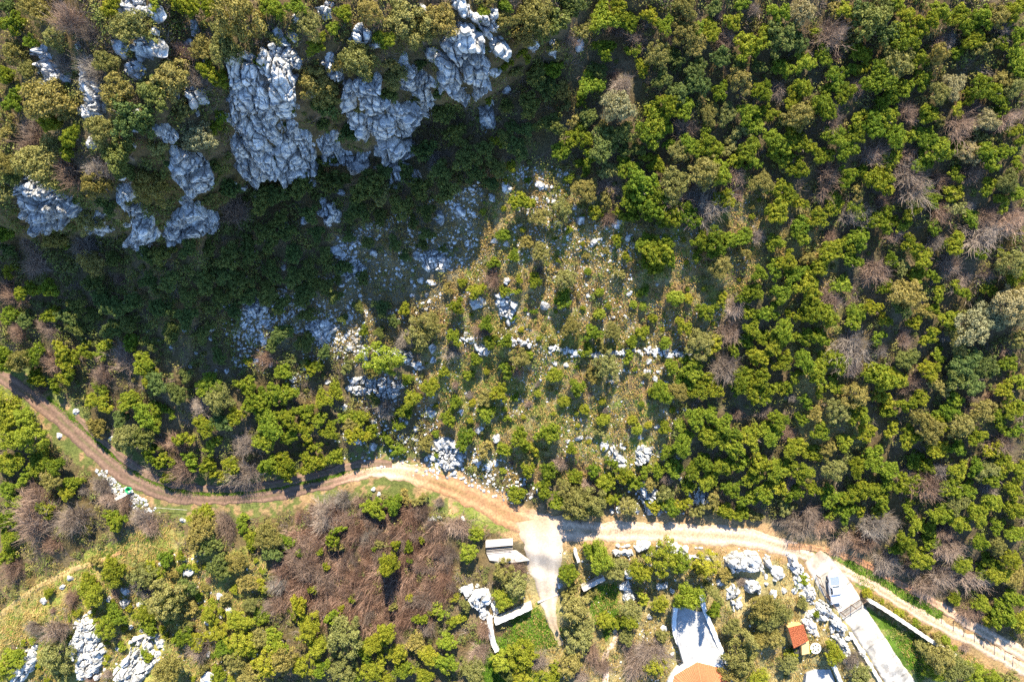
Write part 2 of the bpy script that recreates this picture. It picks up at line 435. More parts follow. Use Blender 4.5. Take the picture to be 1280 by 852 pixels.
# ------------------------------------------------------------------ roads, tracks and paved surfaces
def catmull(pts, step):
    pts = np.array(pts, float); out = []
    Pp = np.vstack([2 * pts[0] - pts[1], pts, 2 * pts[-1] - pts[-2]])
    for i in range(1, len(Pp) - 2):
        p0, p1, p2, p3 = Pp[i - 1:i + 3]
        n = max(2, int(np.hypot(*(p2 - p1)[:2]) / step))
        for k in range(n):
            t = k / n
            out.append(0.5 * ((2 * p1) + (-p0 + p2) * t + (2 * p0 - 5 * p1 + 4 * p2 - p3) * t * t + (-p0 + 3 * p1 - 3 * p2 + p3) * t ** 3))
    out.append(pts[-1]); return np.array(out)
def ribbon(name, ctrl, mat, dz, rag=1.4, nacross=11, center=None, ccols=None, seed=0, edge=None, step=2.2):
    """ctrl: (x, y, width, r, g, b) in photo pixels and base colour"""
    C = catmull(ctrl, step); n = len(C)
    if 'track' in name or name == 'dirt_road': RIBS.append(C[:, :3])
    tg = np.gradient(C[:, :2], axis=0); tg /= np.linalg.norm(tg, axis=1, keepdims=True)
    nr = np.stack([-tg[:, 1], tg[:, 0]], 1)
    u = np.linspace(-1, 1, nacross)
    s = np.arange(n) * step
    wl = C[:, 2] / 2 + rag * fbm(s * 0.11, s * 0 + seed, seed=51, oct=4) * 2
    wr = C[:, 2] / 2 + rag * fbm(s * 0.11, s * 0 + seed + 7, seed=53, oct=4) * 2
    off = np.where(u[None] < 0, u[None] * wl[:, None], u[None] * wr[:, None])
    px = C[:, 0:1] + nr[:, 0:1] * off; py = C[:, 1:2] + nr[:, 1:2] * off
    P = pix(px.ravel(), py.ravel(), dz)
    cols = np.repeat(C[:, None, 3:6], nacross, 1)
    if center is not None: cols = center(cols, u[None].repeat(n, 0), s[:, None].repeat(nacross, 1), P.reshape(n, nacross, 3))
    # the outer edge dips into the soil
    P = P.reshape(n, nacross, 3).copy(); P[:, 0, 2] -= dz + 0.02; P[:, -1, 2] -= dz + 0.02
    ii = np.arange(n * nacross).reshape(n, nacross)
    F = np.stack([ii[:-1, :-1], ii[1:, :-1], ii[1:, 1:], ii[:-1, 1:]], -1).reshape(-1, 4)
    o = mk(name, P.reshape(-1, 3), F, mat, smooth=True, cols=np.clip(cols.reshape(-1, 3), 0.01, 0.9))
    return o
def ruts(strength=0.3, green=0.0):
    def f(cols, u, s, P):
        r = np.exp(-((np.abs(u) - 0.5) / 0.2) ** 2)
        k = 1 + strength * (r - 0.4)
        c = cols * k[..., None]
        g = np.exp(-(u / 0.16) ** 2) * green * np.clip(0.6 + 1.6 * fbm(P[..., 0] * 0.6, P[..., 1] * 0.6, seed=61, oct=3), 0, 1)
        return c * (1 - g[..., None]) + np.array([0.10, 0.12, 0.03]) * g[..., None]
    return f
pinkish_shaded = (0.135, 0.084, 0.058); orange = (0.285, 0.155, 0.078); pale = (0.37, 0.265, 0.185); white = (0.56, 0.47, 0.37)  # pink-tan earth of the left tracks is darkened to carry tree shade
RIBS = []
main = [(-60, 428, 15, *pinkish_shaded), (0, 470, 17, *pinkish_shaded), (60, 511, 19, *pinkish_shaded), (115, 560, 20, *pinkish_shaded), (165, 600, 20, *pinkish_shaded), (225, 622, 15, *pinkish_shaded),
        (310, 623, 14, *pinkish_shaded), (400, 607, 15, *pinkish_shaded), (450, 593, 14, 0.34, 0.21, 0.14), (490, 588, 22, 0.45, 0.30, 0.19), (540, 601, 26, *orange), (600, 625, 30, *orange),
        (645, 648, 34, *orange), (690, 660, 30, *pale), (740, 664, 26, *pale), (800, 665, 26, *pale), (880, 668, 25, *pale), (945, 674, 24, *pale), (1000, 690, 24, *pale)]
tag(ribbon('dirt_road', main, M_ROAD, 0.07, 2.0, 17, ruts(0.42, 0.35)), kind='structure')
upper = [(95, 520, 8, *pinkish_shaded), (150, 570, 9, *pinkish_shaded), (205, 603, 10, *pinkish_shaded), (270, 611, 11, *pinkish_shaded), (340, 606, 11, *pinkish_shaded), (400, 592, 11, *pinkish_shaded), (450, 580, 11, *pinkish_shaded), (490, 580, 10, *pinkish_shaded)]
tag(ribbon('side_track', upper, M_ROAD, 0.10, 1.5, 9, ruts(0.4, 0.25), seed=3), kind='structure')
low = [(985, 686, 16, *pale), (1030, 703, 13, *pale), (1080, 726, 13, 0.40, 0.28, 0.19), (1130, 756, 13, 0.40, 0.27, 0.18), (1180, 784, 14, *pale), (1230, 808, 15, *pale), (1290, 842, 16, *pale), (1350, 876, 16, *pale)]
tag(ribbon('lower_track', low, M_ROAD, 0.10, 1.5, 9, ruts(0.4, 0.25), seed=5), kind='structure')
upr = [(985, 682, 10, *orange), (1030, 687, 9, *orange), (1075, 702, 9, 0.28, 0.14, 0.07), (1120, 726, 10, 0.30, 0.15, 0.08), (1170, 754, 11, 0.33, 0.20, 0.13), (1220, 785, 14, *pale), (1290, 822, 16, *pale), (1350, 855, 16, *pale)]
tag(ribbon('upper_track', upr, M_ROAD, 0.13, 1.5, 9, ruts(0.4, 0.25), seed=8), kind='structure')
dw = [(674, 648, 62, 0.34, 0.225, 0.145), (676, 660, 60, 0.37, 0.265, 0.185), (679, 676, 50, 0.38, 0.30, 0.225), (680, 692, 48, 0.38, 0.32, 0.255), (683, 720, 36, 0.38, 0.32, 0.255), (685, 745, 24, 0.35, 0.28, 0.21), (688, 765, 17, 0.40, 0.31, 0.21), (694, 785, 10, 0.36, 0.27, 0.17), (702, 806, 7, 0.30, 0.23, 0.14)]
tag(ribbon('gravel_driveway', dw, M_CONC, 0.16, 1.8, 17, ruts(0.22), seed=11), kind='structure')
def slabs(cols, u, s, P):
    j = ((s % 26.0) < 1.6) * 0.35 + (np.abs(u) > 0.9) * 0.15
    st = np.clip(fbm(P[..., 0] * 0.8, P[..., 1] * 0.8, seed=67, oct=4) * 1.6, -0.25, 0.2)
    tyre = 0.14 * np.exp(-((np.abs(u) - 0.45) / 0.16) ** 2)
    return cols * (1 - j - tyre + st)[..., None]
cdw = [(1016, 694, 26, *pale), (1030, 712, 34, 0.37, 0.33, 0.28), (1048, 738, 38, 0.38, 0.345, 0.295), (1066, 762, 32, 0.38, 0.345, 0.295), (1088, 795, 30, 0.40, 0.365, 0.315), (1112, 832, 31, 0.40, 0.365, 0.315), (1140, 875, 33, 0.40, 0.365, 0.315)]
tag(ribbon('concrete_driveway', cdw, M_CONC, 0.19, 0.7, 17, slabs, seed=13, step=1.6), kind='structure')
fp = [(-30, 795, 7, 0.30, 0.22, 0.09), (30, 745, 7, 0.30, 0.22, 0.09), (80, 716, 7, 0.34, 0.24, 0.10), (120, 703, 6, 0.33, 0.22, 0.09), (152, 690, 5, 0.26, 0.14, 0.07)]
tag(ribbon('field_path', fp, M_ROAD, 0.06, 1.2, 7, seed=17), kind='structure')
gp = [(757, 852, 8, 0.5, 0.36, 0.27), (757, 820, 8, 0.48, 0.36, 0.27), (768, 800, 7, 0.45, 0.35, 0.25), (770, 775, 6, 0.4, 0.3, 0.2)]
tag(ribbon('garden_path', gp, M_ROAD, 0.06, 1.6, 7, seed=19), kind='structure')
# grass strip between the double tracks is ground between the two ribbons

# ------------------------------------------------------------------ limestone outcrops
def outcrop(name, poly, h, label, cell=1.7, aniso=1.0, mat=None, seed=0, step=0.75, lean=0.0, base=0.25):
    poly = [(float(a), float(b)) for a, b in poly]
    xs_ = np.arange(min(p[0] for p in poly) - 6, max(p[0] for p in poly) + 6, step)
    ys_ = np.arange(min(p[1] for p in poly) - 6, max(p[1] for p in poly) + 6, step)
    px, py = np.meshgrid(xs_, ys_); sh = px.shape; px = px.ravel(); py = py.ravel()
    W = pix(px, py); X, Y, Z = W.T
    d = polydist(px, py, poly) + 5.0 * fbm(px * 0.12, py * 0.12, seed=70 + seed, oct=4) * 1.6
    n = Hn(X, Y, 1.2); n = n + np.array([0, 0, 0.35]); n /= np.linalg.norm(n, axis=1, keepdims=True)
    sl = np.hypot(Y, Z * 1.3) if False else (Z * 1.15 - Y * -0.25)
    wx = 0.35 * fbm(X * 0.7, Z * 0.7, Y * 0.7, seed=81 + seed, oct=3); wz = 0.35 * fbm(X * 0.7 + 9, Z * 0.7, Y * 0.7, seed=83 + seed, oct=3)
    ca, sa = math.cos(lean), math.sin(lean)
    U = X + wx * 1.4; Vv = (Y * 0.8 + Z * 0.6) + wz * 1.4
    U, Vv = U * ca - Vv * sa, U * sa + Vv * ca
    Q = np.stack([U / cell, Vv / (cell * aniso), (Z * 0.8 - Y * 0.6) / (cell * 1.6)], 1)
    f1, f2, rid, vec, r3 = voronoi(Q, seed + 100, 4.0)
    Q2 = np.stack([U / (cell * 0.42), Vv / (cell * 0.42 * (1 + (aniso - 1) * 0.4)), Z / (cell * 0.6)], 1)
    g1, g2, rid2, vec2, r32 = voronoi(Q2, seed + 200, 3.0)
    env = sstep(-1.5, 7.0, d)
    facet = (vec * r3).sum(1) * 0.8
    facet2 = (vec2 * r32).sum(1) * 0.35
    vary = np.clip(0.65 + 1.1 * fbm(X * 0.8, Y * 0.8, Z * 0.8, seed=71 + seed, oct=2), 0.1, 1.2)
    crack = np.exp(-((f2 - f1) / 0.085) ** 2) * vary; crack2 = np.exp(-((g2 - g1) / 0.11) ** 2) * (1.2 - 0.7 * vary)
    hh = h * (base + (1 - base) * rid) + h * 0.42 * facet + cell * (0.13 * (rid2 - 0.5) + 0.16 * facet2)
    ridge = np.abs(vnoise(X * 1.3 + wx * 2, Y * 1.3, Z * 1.3 + wz * 2, seed=95 + seed))
    disp = env * (hh - 0.12 * cell * f1 + 0.25) - env * (0.66 * cell * crack + 0.14 * cell * crack2) - 0.35 * (1 - env)
    fis = np.exp(-(vnoise(X * 0.75 + wx * 1.5 + seed, Z * 0.13 + Y * 0.05, seed=111 + seed) / 0.055) ** 2) + 0.7 * np.exp(-(vnoise(X * 1.6 + wx * 2 + seed, Z * 0.3 + Y * 0.1, seed=113 + seed) / 0.07) ** 2)
    bed = (Z * 0.75 + 1.6 * wz + 0.25 * X) % 1.0
    disp += env * (0.30 * bed - 0.55 * np.clip(fis, 0, 1.2))
    disp += env * (0.16 * ridge + 0.24 * fbm(X * 1.9, Y * 1.9, Z * 1.9, seed=90 + seed, oct=5))
    disp = np.where(env > 0.03, disp, -0.4)
    Pp = W + n * disp[:, None]
    keep = (d > -3.0).reshape(sh)
    ii = np.arange(len(Pp)).reshape(sh)
    k = keep[:-1, :-1] & keep[1:, :-1] & keep[:-1, 1:] & keep[1:, 1:]
    # clockwise in image rows (y down) -> flip so that normals face up
    F = np.stack([ii[:-1, :-1], ii[1:, :-1], ii[1:, 1:], ii[:-1, 1:]], -1)[k]
    A = Pp[F[:, 0]]; far = np.max(np.linalg.norm(Pp[F] - A[:, None], axis=2), axis=1)
    F = F[far < 4.5]
    used = np.unique(F); remap = -np.ones(len(Pp), int); remap[used] = np.arange(len(used))
    P = Pp[used]; F = remap[F]
    c = P.mean(0); c[2] = P[:, 2].min()
    o = mk(name, P - c, F, mat or M_ROCK, smooth=False); o.location = c
    tag(o, label, 'rock outcrop', 'limestone outcrops on the hill and in the garden')
    return o

OUT = [
 ('cliff_outcrop', [(284, 72), (300, 58), (318, 75), (330, 58), (354, 58), (374, 95), (372, 150), (394, 175), (400, 210), (382, 224), (354, 232), (345, 217), (322, 230), (300, 224), (287, 192), (288, 140)], 1.9, 'tall blue-grey limestone cliff split by upright fissures, widest rock face on the hill', 1.5, 2.4, M_ROCK),
 ('cliff_outcrop', [(395, 168), (420, 165), (432, 186), (462, 190), (466, 206), (440, 217), (400, 202)], 1.3, 'low grey rock ledges with upright slabs at the foot right of the fissured cliff', 1.0, 1.8, M_ROCK),
 ('cliff_outcrop', [(428, 100), (475, 90), (478, 118), (500, 128), (522, 120), (530, 145), (516, 165), (527, 185), (520, 207), (500, 219), (478, 207), (478, 180), (448, 166), (430, 140)], 2.2, 'blocky shaded limestone cliff right of the big dark tree on the fissured cliff', 2.6, 1.0, M_ROCK),
 ('cliff_outcrop', [(493, 76), (520, 80), (541, 95), (546, 132), (530, 150), (516, 122), (500, 112)], 1.6, 'narrow shaded rock column between the blocky cliff and the tall pale buttress', 1.8, 1.3, M_ROCK),
 ('cliff_outcrop', [(545, 60), (560, 38), (580, 24), (602, 40), (609, 70), (612, 106), (601, 124), (575, 127), (550, 112), (546, 85)], 2.6, 'big smooth rounded pale limestone buttress with a flat grey lower face', 3.8, 1.0, M_ROCK),
 ('cliff_outcrop', [(558, -6), (582, -6), (592, 15), (622, 10), (626, 40), (638, 55), (634, 77), (614, 72), (604, 48), (596, 33), (573, 24)], 1.7, 'broken grey rocks at the top edge above the rounded buttress', 1.6, 1.4, M_ROCK),
 ('cliff_outcrop', [(206, 185), (225, 180), (250, 193), (268, 205), (264, 236), (242, 247), (252, 255), (274, 262), (278, 286), (246, 300), (208, 303), (200, 292), (218, 262), (232, 240), (213, 217)], 1.8, 'layered blue-shaded rock ledges stepping down left of the fissured cliff', 1.7, 0.6, M_ROCK),
 ('cliff_outcrop', [(18, 235), (35, 216), (60, 230), (77, 238), (100, 252), (102, 266), (80, 282), (50, 288), (28, 274)], 1.5, 'shaded blue rock face near the left edge with horizontal ledges', 1.7, 0.6, M_ROCK),
 ('cliff_outcrop', [(138, 240), (158, 223), (172, 235), (174, 250), (192, 275), (202, 287), (182, 325), (158, 302), (163, 272), (148, 260)], 1.4, 'broken shaded rock strip between the far-left face and the layered ledges', 1.3, 1.0, M_ROCK),
 ('cliff_outcrop', [(46, 55), (60, 58), (72, 84), (92, 95), (86, 107), (60, 104), (50, 80)], 1.2, 'small grey rock rib high on the left among bare shrubs', 1.0, 1.4, M_ROCK),
 ('cliff_outcrop', [(99, 78), (116, 70), (124, 95), (134, 125), (130, 152), (108, 152), (93, 138), (110, 120), (104, 105)], 1.3, 'steep narrow pale rock rib right of the small left rib', 1.1, 1.4, M_ROCK),
 ('cliff_outcrop', [(142, -5), (182, -5), (192, 15), (182, 27), (160, 22), (144, 20)], 1.2, 'pale rocks breaking the top edge at the upper left', 1.1, 1.0, M_ROCK),
 ('cliff_outcrop', [(231, 110), (250, 106), (257, 130), (246, 148), (233, 130)], 1.2, 'small steep rock face left of the fissured cliff under olive bushes', 1.1, 1.2, M_ROCK),
 ('cliff_outcrop', [(330, 56), (350, 48), (366, 58), (380, 76), (374, 92), (352, 84), (334, 74)], 1.1, 'weathered rock knobs just above the fissured cliff', 1.0, 1.0, M_ROCK),
 ('cliff_outcrop', [(390, 8), (415, 0), (424, 15), (405, 24)], 1.0, 'sunlit grey rock cap at the top edge in the middle of the left half', 1.0, 1.0, M_ROCK),
 ('cliff_outcrop', [(436, 38), (452, 26), (468, 40), (462, 57), (445, 62), (435, 52)], 1.2, 'lone rounded sunlit rock above the blocky cliff beside a bright bush', 1.0, 1.0, M_ROCK),
 ('cliff_outcrop', [(656, 48), (668, 44), (676, 58), (668, 66), (657, 62)], 0.9, 'small blue-shaded rock right of the broken top-edge rocks', 1.0, 1.0, M_ROCK),
 ('cliff_outcrop', [(683, 52), (693, 48), (700, 62), (694, 72), (684, 68)], 0.9, 'second small shaded rock nearer the forest, beside a bare shrub', 1.0, 1.0, M_ROCK),
 ('cliff_outcrop', [(595, 133), (616, 128), (620, 160), (600, 168)], 1.1, 'small shaded rock directly below the rounded buttress', 1.2, 1.2, M_ROCK),
 ('cliff_outcrop', [(403, 250), (420, 252), (428, 275), (412, 288), (397, 272)], 1.0, 'isolated pale rock in deep shade below the low ledges', 1.1, 1.0, M_ROCK),
 ('cliff_outcrop', [(398, 72), (414, 70), (432, 88), (434, 102), (418, 100), (402, 90)], 1.1, 'grey rock shelf between the olive bushes left of the blocky cliff', 1.1, 1.0, M_ROCK),
 ('cliff_outcrop', [(168, 40), (186, 44), (200, 60), (196, 80), (178, 76), (166, 60)], 1.1, 'cluster of pale rocks below the upper-left summit rocks', 1.0, 1.0, M_ROCK),
 ('cliff_outcrop', [(150, 78), (168, 70), (184, 86), (176, 104), (158, 98)], 1.1, 'pale rock step between two olive-toned trees high on the left', 1.1, 1.0, M_ROCK),
 ('cliff_outcrop', [(196, 158), (214, 152), (226, 166), (218, 182), (202, 178)], 1.1, 'shaded rock knob just above the layered ledges', 1.0, 1.0, M_ROCK),
 ('cliff_outcrop', [(470, 210), (500, 214), (520, 206), (532, 218), (516, 232), (486, 230)], 1.0, 'shaded foot of rock below the blocky cliff', 1.2, 1.0, M_ROCK),
 ('cliff_outcrop', [(100, 268), (122, 262), (138, 276), (132, 296), (112, 292)], 1.0, 'shaded rock patch right of the far-left rock face', 1.1, 0.8, M_ROCK),
 ('rock_slab', [(415, 330), (440, 322), (462, 335), (452, 352), (428, 352)], 0.6, 'grey shaded rock pavement within the scree slope', 0.9, 0.7, M_ROCK),
 ('rock_slab', [(520, 318), (545, 310), (566, 322), (556, 342), (532, 344)], 0.6, 'grey broken rock patch at the upper edge of the scree', 0.9, 0.8, M_ROCK),
 ('rock_slab', [(380, 405), (404, 398), (424, 410), (414, 428), (390, 426)], 0.7, 'grey rock pavement at the lower edge of the scree', 0.9, 0.7, M_ROCK),
 ('rock_slab', [(300, 376), (322, 370), (338, 382), (326, 398), (306, 394)], 0.6, 'dark shaded rocks left of the scree among dark trees', 0.9, 0.8, M_ROCK),
 ('rock_slab', [(590, 430), (600, 424), (616, 432), (610, 446), (596, 446)], 0.6, 'small rock step at the left end of the dry-stone wall', 0.8, 1.0, M_ROCK),
 ('rock_slab', [(432, 472), (470, 466), (512, 478), (505, 498), (460, 500), (436, 490)], 0.7, 'flat tilted rock strata below the round yellow-green bush beside the scree', 1.1, 0.35, M_ROCK),
 ('rock_slab', [(748, 550), (765, 553), (792, 580), (781, 593), (760, 577)], 0.8, 'pale flat slab pair lying in dry grass at the bottom of the clearing', 1.3, 1.0, M_ROCKW),
 ('rock_slab', [(790, 553), (817, 558), (814, 577), (795, 582)], 0.8, 'pale broken rock right of the slab pair below the clearing', 1.1, 1.0, M_ROCKW),
 ('rock_slab', [(794, 604), (820, 598), (830, 642), (811, 648), (797, 626)], 0.9, 'white split rock on the bank just uphill of the pale road', 1.2, 1.3, M_ROCKW),
 ('rock_slab', [(868, 617), (882, 610), (894, 622), (888, 634), (872, 632)], 0.9, 'white rock on the road bank right of the split rock', 1.1, 1.0, M_ROCKW),
 ('rock_slab', [(90, 775), (111, 763), (127, 790), (134, 815), (127, 847), (95, 853), (88, 820)], 1.0, 'white stepped rock slabs in the middle of the three at the lower left', 1.2, 0.8, M_ROCKW),
 ('rock_slab', [(157, 800), (186, 783), (207, 800), (202, 826), (182, 853), (146, 857), (143, 835), (158, 820)], 1.1, 'largest white rock slabs at the lower left, beside a dark green tree', 1.5, 0.6, M_ROCKW),
 ('rock_slab', [(10, 835), (30, 813), (52, 798), (50, 822), (31, 855), (10, 857)], 0.9, 'white rock slabs in the bottom left corner', 1.3, 0.8, M_ROCKW),
 ('garden_rock', [(902, 695), (920, 688), (956, 688), (975, 705), (974, 727), (956, 741), (930, 738), (926, 722), (904, 713)], 2.3, 'biggest white boulder outcrop in the garden below the road', 3.6, 0.8, M_ROCKW),
 ('garden_rock', [(758, 680), (800, 674), (850, 676), (892, 688), (898, 704), (870, 700), (820, 693), (766, 694)], 1.3, 'long low band of white rocks edging the road above the garden', 3.4, 0.6, M_ROCKW),
 ('garden_rock', [(572, 737), (590, 722), (614, 733), (620, 755), (627, 760), (622, 776), (611, 786), (600, 776), (590, 764)], 1.5, 'white rock terrace left of the gravel driveway below the concrete platform', 2.0, 0.8, M_ROCKW),
 ('garden_rock', [(1001, 742), (1030, 750), (1062, 782), (1052, 793), (1020, 772)], 1.2, 'white rock ridge beside the pickup truck and the concrete driveway', 1.6, 0.7, M_ROCKW),
 ('garden_rock', [(978, 692), (992, 690), (1010, 720), (1024, 748), (1012, 752), (992, 725)], 0.9, 'pale rock strip running down from the road toward the tiled house', 1.3, 1.0, M_ROCKW),
 ('garden_rock', [(1000, 765), (1014, 762), (1020, 776), (1022, 790), (1008, 792), (1002, 780)], 1.3, 'rounded white rocks right behind the small tiled house', 1.4, 0.8, M_ROCKW),
 ('garden_rock', [(1038, 793), (1056, 795), (1064, 812), (1080, 840), (1066, 838), (1046, 812)], 0.9, 'low white rocks on the left edge of the concrete driveway near the bottom', 1.3, 0.8, M_ROCKW),
 ('garden_rock', [(905, 735), (922, 728), (930, 745), (925, 770), (914, 762)], 0.9, 'pale rock apron just below the biggest white boulder outcrop', 1.6, 0.8, M_ROCKW),
 ('garden_rock', [(774, 738), (790, 728), (796, 745), (788, 757), (776, 752)], 1.0, 'upright grey-white rock beside the shaded garden lawn', 1.1, 1.0, M_ROCKW),
 ('rock_slab', [(448, 428), (470, 433), (498, 430), (520, 446), (530, 460), (515, 466), (500, 448), (470, 446), (452, 440)], 0.7, 'sunlit rock band around the round yellow-green bush beside the scree', 1.0, 0.7, M_ROCK),
 ('rock_slab', [(540, 548), (560, 545), (585, 560), (580, 582), (556, 590), (540, 575)], 0.7, 'pale rocks on the bank just above the sunny bend of the road', 1.1, 0.8, M_ROCK),
 ('rock_slab', [(615, 365), (635, 360), (648, 380), (642, 402), (622, 395)], 0.7, 'pale stepped rocks near the top left of the clearing', 1.0, 0.8, M_ROCK),
]
OUT_OBJS = []
for i, (nm, poly, h, lab, cell, an, mt) in enumerate(OUT):
    OUT_OBJS.append(outcrop(nm, poly, h * 1.1, lab, cell * 1.4, an, mt, seed=i * 3, step=0.68, lean=random.uniform(-0.25, 0.25)))

# ------------------------------------------------------------------ boulders
def rock_shape(sub, seed, planes=13):
    bm = bmesh.new(); bmesh.ops.create_icosphere(bm, subdivisions=sub, radius=1.0)
    V = np.array([v.co[:] for v in bm.verts]); F = np.array([[v.index for v in f.verts] for f in bm.faces]); bm.free()
    r = np.random.default_rng(seed)
    for _ in range(planes):
        n = r.normal(size=3); n /= np.linalg.norm(n); o = r.uniform(0.5, 0.85)
        dd = V @ n; m = dd > o; V[m] -= np.outer(dd[m] - o, n)
    V += (0.22 if sub > 2 else 0.08) * np.stack([fbm(V[:, 0] * 2.2 + k * 5, V[:, 1] * 3, V[:, 2] * 3, seed=seed, oct=3) for k in range(3)], 1)
    V *= np.array([r.uniform(0.85, 1.25), r.uniform(0.7, 1.0), r.uniform(0.6, 0.9)])
    return V, F
BOULD = []
for s in range(8):
    V, F = rock_shape(3, 300 + s)
    for mt in (M_ROCK, M_ROCKW):
        BOULD.append(mk('boulder', V, F, mt, link=False).data)
def T(c, r, s):
    """tile coordinates (3x zoom of a 320x284 tile) -> photo pixels"""
    out = []
    for it in s.replace('\n', ' ').split(';'):
        it = it.strip()
        if not it: continue
        a = it.split()
        out.append((c * 320 + float(a[1]) / 3, r * 284 + float(a[2]) / 3, float(a[3]) / 3, a[0]))
    return out
ROCKS = T(0, 0, 'r 455 180 40;r 500 255 45;r 590 165 42;r 620 70 38;r 580 120 25;r 725 100 35;r 530 205 25;r 160 180 25;r 185 240 35;r 215 280 35;r 150 265 20;r 240 300 30;r 325 240 30;r 340 290 30;r 290 170 22;r 500 30 40;r 470 50 30;r 545 40 30;r 440 20 30;r 740 350 40;r 625 500 40;r 335 530 30;r 860 200 35;r 870 235 30;r 940 215 25;r 950 270 30;r 310 330 20;r 350 400 30;r 300 410 25')
ROCKS += T(1, 0, 'r 130 200 35;r 70 210 35;r 75 130 40;r 260 35 40;r 150 60 25;r 280 210 25;r 300 265 35;r 130 130 25;r 550 210 35;r 890 45 25;r 940 330 25;r 860 440 40;r 285 800 40;r 250 750 25;r 380 740 30;r 760 790 35;r 690 820 35;r 940 700 30;r 890 740 25;r 180 830 30;r 380 600 40')
ROCKS += T(2, 0, 'r 80 160 28;r 155 175 25;r 255 160 30;r 180 635 12;r 100 690 28;r 155 755 20;r 60 690 18;r 255 820 35;r 130 700 18;r 180 715 12;r 660 290 14;r 400 835 25;r 235 775 18;r 40 660 12;r 200 650 10;r 30 840 16;r 85 800 14;r 880 500 20')
ROCKS += T(0, 1, 'r 120 20 25;r 150 10 20;r 855 300 25;r 880 320 18;r 940 295 20;r 930 345 20;r 790 380 18;r 790 415 14;r 710 520 14;r 850 540 16;r 930 410 18;r 690 385 14;r 280 690 22;r 415 790 18;r 590 420 12;r 640 450 14;r 730 470 12;r 550 385 14;r 810 540 10;r 760 480 12;r 220 780 18')
ROCKS += T(1, 1, 'r 290 85 38;r 325 100 20;r 440 90 28;r 605 100 32;r 160 195 16;r 100 150 18;r 710 130 24;r 660 145 18;r 660 205 22;r 620 195 18;r 585 200 14;r 640 250 16;r 650 280 16;r 25 305 25;r 40 360 22;r 30 420 25;r 285 330 18;r 350 335 22;r 240 400 38;r 340 400 22;r 380 400 18;r 290 375 14;r 150 390 16;r 20 470 22;r 830 285 38;r 895 50 20;r 940 60 18;r 940 195 22;r 920 270 30;r 945 310 28;r 945 350 24;r 660 450 25;r 605 515 30;r 665 500 22;r 370 570 30;r 350 600 22;r 400 475 35;r 350 445 18;r 520 620 20;r 660 690 32;r 840 760 30;r 900 790 35;r 690 810 40;r 640 690 20;r 620 580 16;r 330 680 22;r 440 730 20;r 430 820 30;r 380 800 25;r 340 790 20;r 600 750 22;r 270 580 20;r 190 560 16;r 130 570 16;r 930 420 14;r 810 420 24;r 790 400 18;r 770 690 20;r 790 620 14;r 560 730 18')
ROCKS += T(2, 1, 'r 310 50 25;r 345 100 18;r 440 40 22;r 455 70 18;r 125 290 28;r 140 340 14;r 10 350 18;r 445 245 18;r 430 335 16;r 380 335 14;r 280 180 10;r 280 215 10;r 285 255 12;r 160 185 14;r 60 325 10;r 85 270 10;r 205 515 20;r 160 510 16;r 145 530 18;r 240 475 22;r 425 535 20;r 515 500 18;r 510 540 22;r 540 565 16;r 550 540 14;r 370 475 18;r 490 580 12;r 375 578 14;r 110 570 10;r 40 650 10;r 255 720 12;r 250 790 24;r 285 790 18;r 345 820 30;r 415 815 28;r 545 745 16;r 480 790 12;r 615 720 10;r 490 830 20;r 210 800 14;r 75 260 8;r 265 130 10;r 275 155 9;r 265 45 12;r 450 300 10;r 380 185 12;r 545 215 9;r 320 270 8;r 620 690 9;r 570 690 9;r 650 680 12')
ROCKS += T(2, 2, 'r 375 210 14;r 400 205 14;r 700 170 16;r 720 150 14;r 740 170 20;r 630 90 10;r 470 210 14;r 495 12 22;r 180 360 10;r 435 440 24;r 430 500 28;r 570 490 25;r 550 500 18;r 600 510 16;r 515 610 18;r 180 490 14;r 570 650 16;r 690 155 12;r 60 760 8;r 600 750 12;r 780 480 16;r 820 520 26;r 850 560 20')
ROCKS += T(0, 2, 'r 235 495 14;r 262 465 14;r 165 545 18;r 470 555 25;r 410 540 15;r 490 570 14;r 525 565 18;r 475 510 18;r 490 645 12;r 710 435 20;r 690 390 14;r 825 530 16;r 858 582 18;r 825 608 10;r 785 670 12;r 780 630 12;r 780 840 30;r 300 640 18;r 340 590 14;r 330 700 20;r 440 730 10;r 685 245 14;r 600 385 10;r 600 410 10;r 130 720 14;r 780 750 14;r 395 80 10;r 430 100 10;r 530 600 14')
ROCKS += T(3, 2, 'r 150 640 20;r 170 660 18;r 240 655 16;r 260 685 18;r 300 690 14;r 60 510 14;r 20 520 22;r 110 480 20;r 130 530 18;r 100 510 16;r 220 600 16;r 350 740 18;r 385 790 16;r 30 440 30;r 270 560 14')
ROCKS += T(1, 2, 'r 660 10 25;r 700 30 22;r 740 70 18;r 830 25 28;r 870 50 25;r 900 30 20;r 655 240 14;r 630 220 12;r 610 205 12;r 670 245 10;r 690 235 10;r 775 240 12;r 250 605 12;r 15 660 18;r 905 400 14;r 440 130 12;r 460 150 10;r 925 60 16;r 640 60 14')
_r0 = random.Random(41); _k = 0
_band = [(20, 40), (300, 20), (560, 0), (640, 20), (640, 160), (520, 235), (300, 320), (100, 310), (20, 290)]
while _k < 55:
    x, y = _r0.uniform(20, 640), _r0.uniform(0, 320)
    if inpoly(np.array([x]), np.array([y]), _band)[0]: ROCKS.append((x, y, _r0.uniform(3.5, 11) * _r0.uniform(0.8, 1.2), 'r')); _k += 1
ROCK_THINGS = []
rr = random.Random(5)
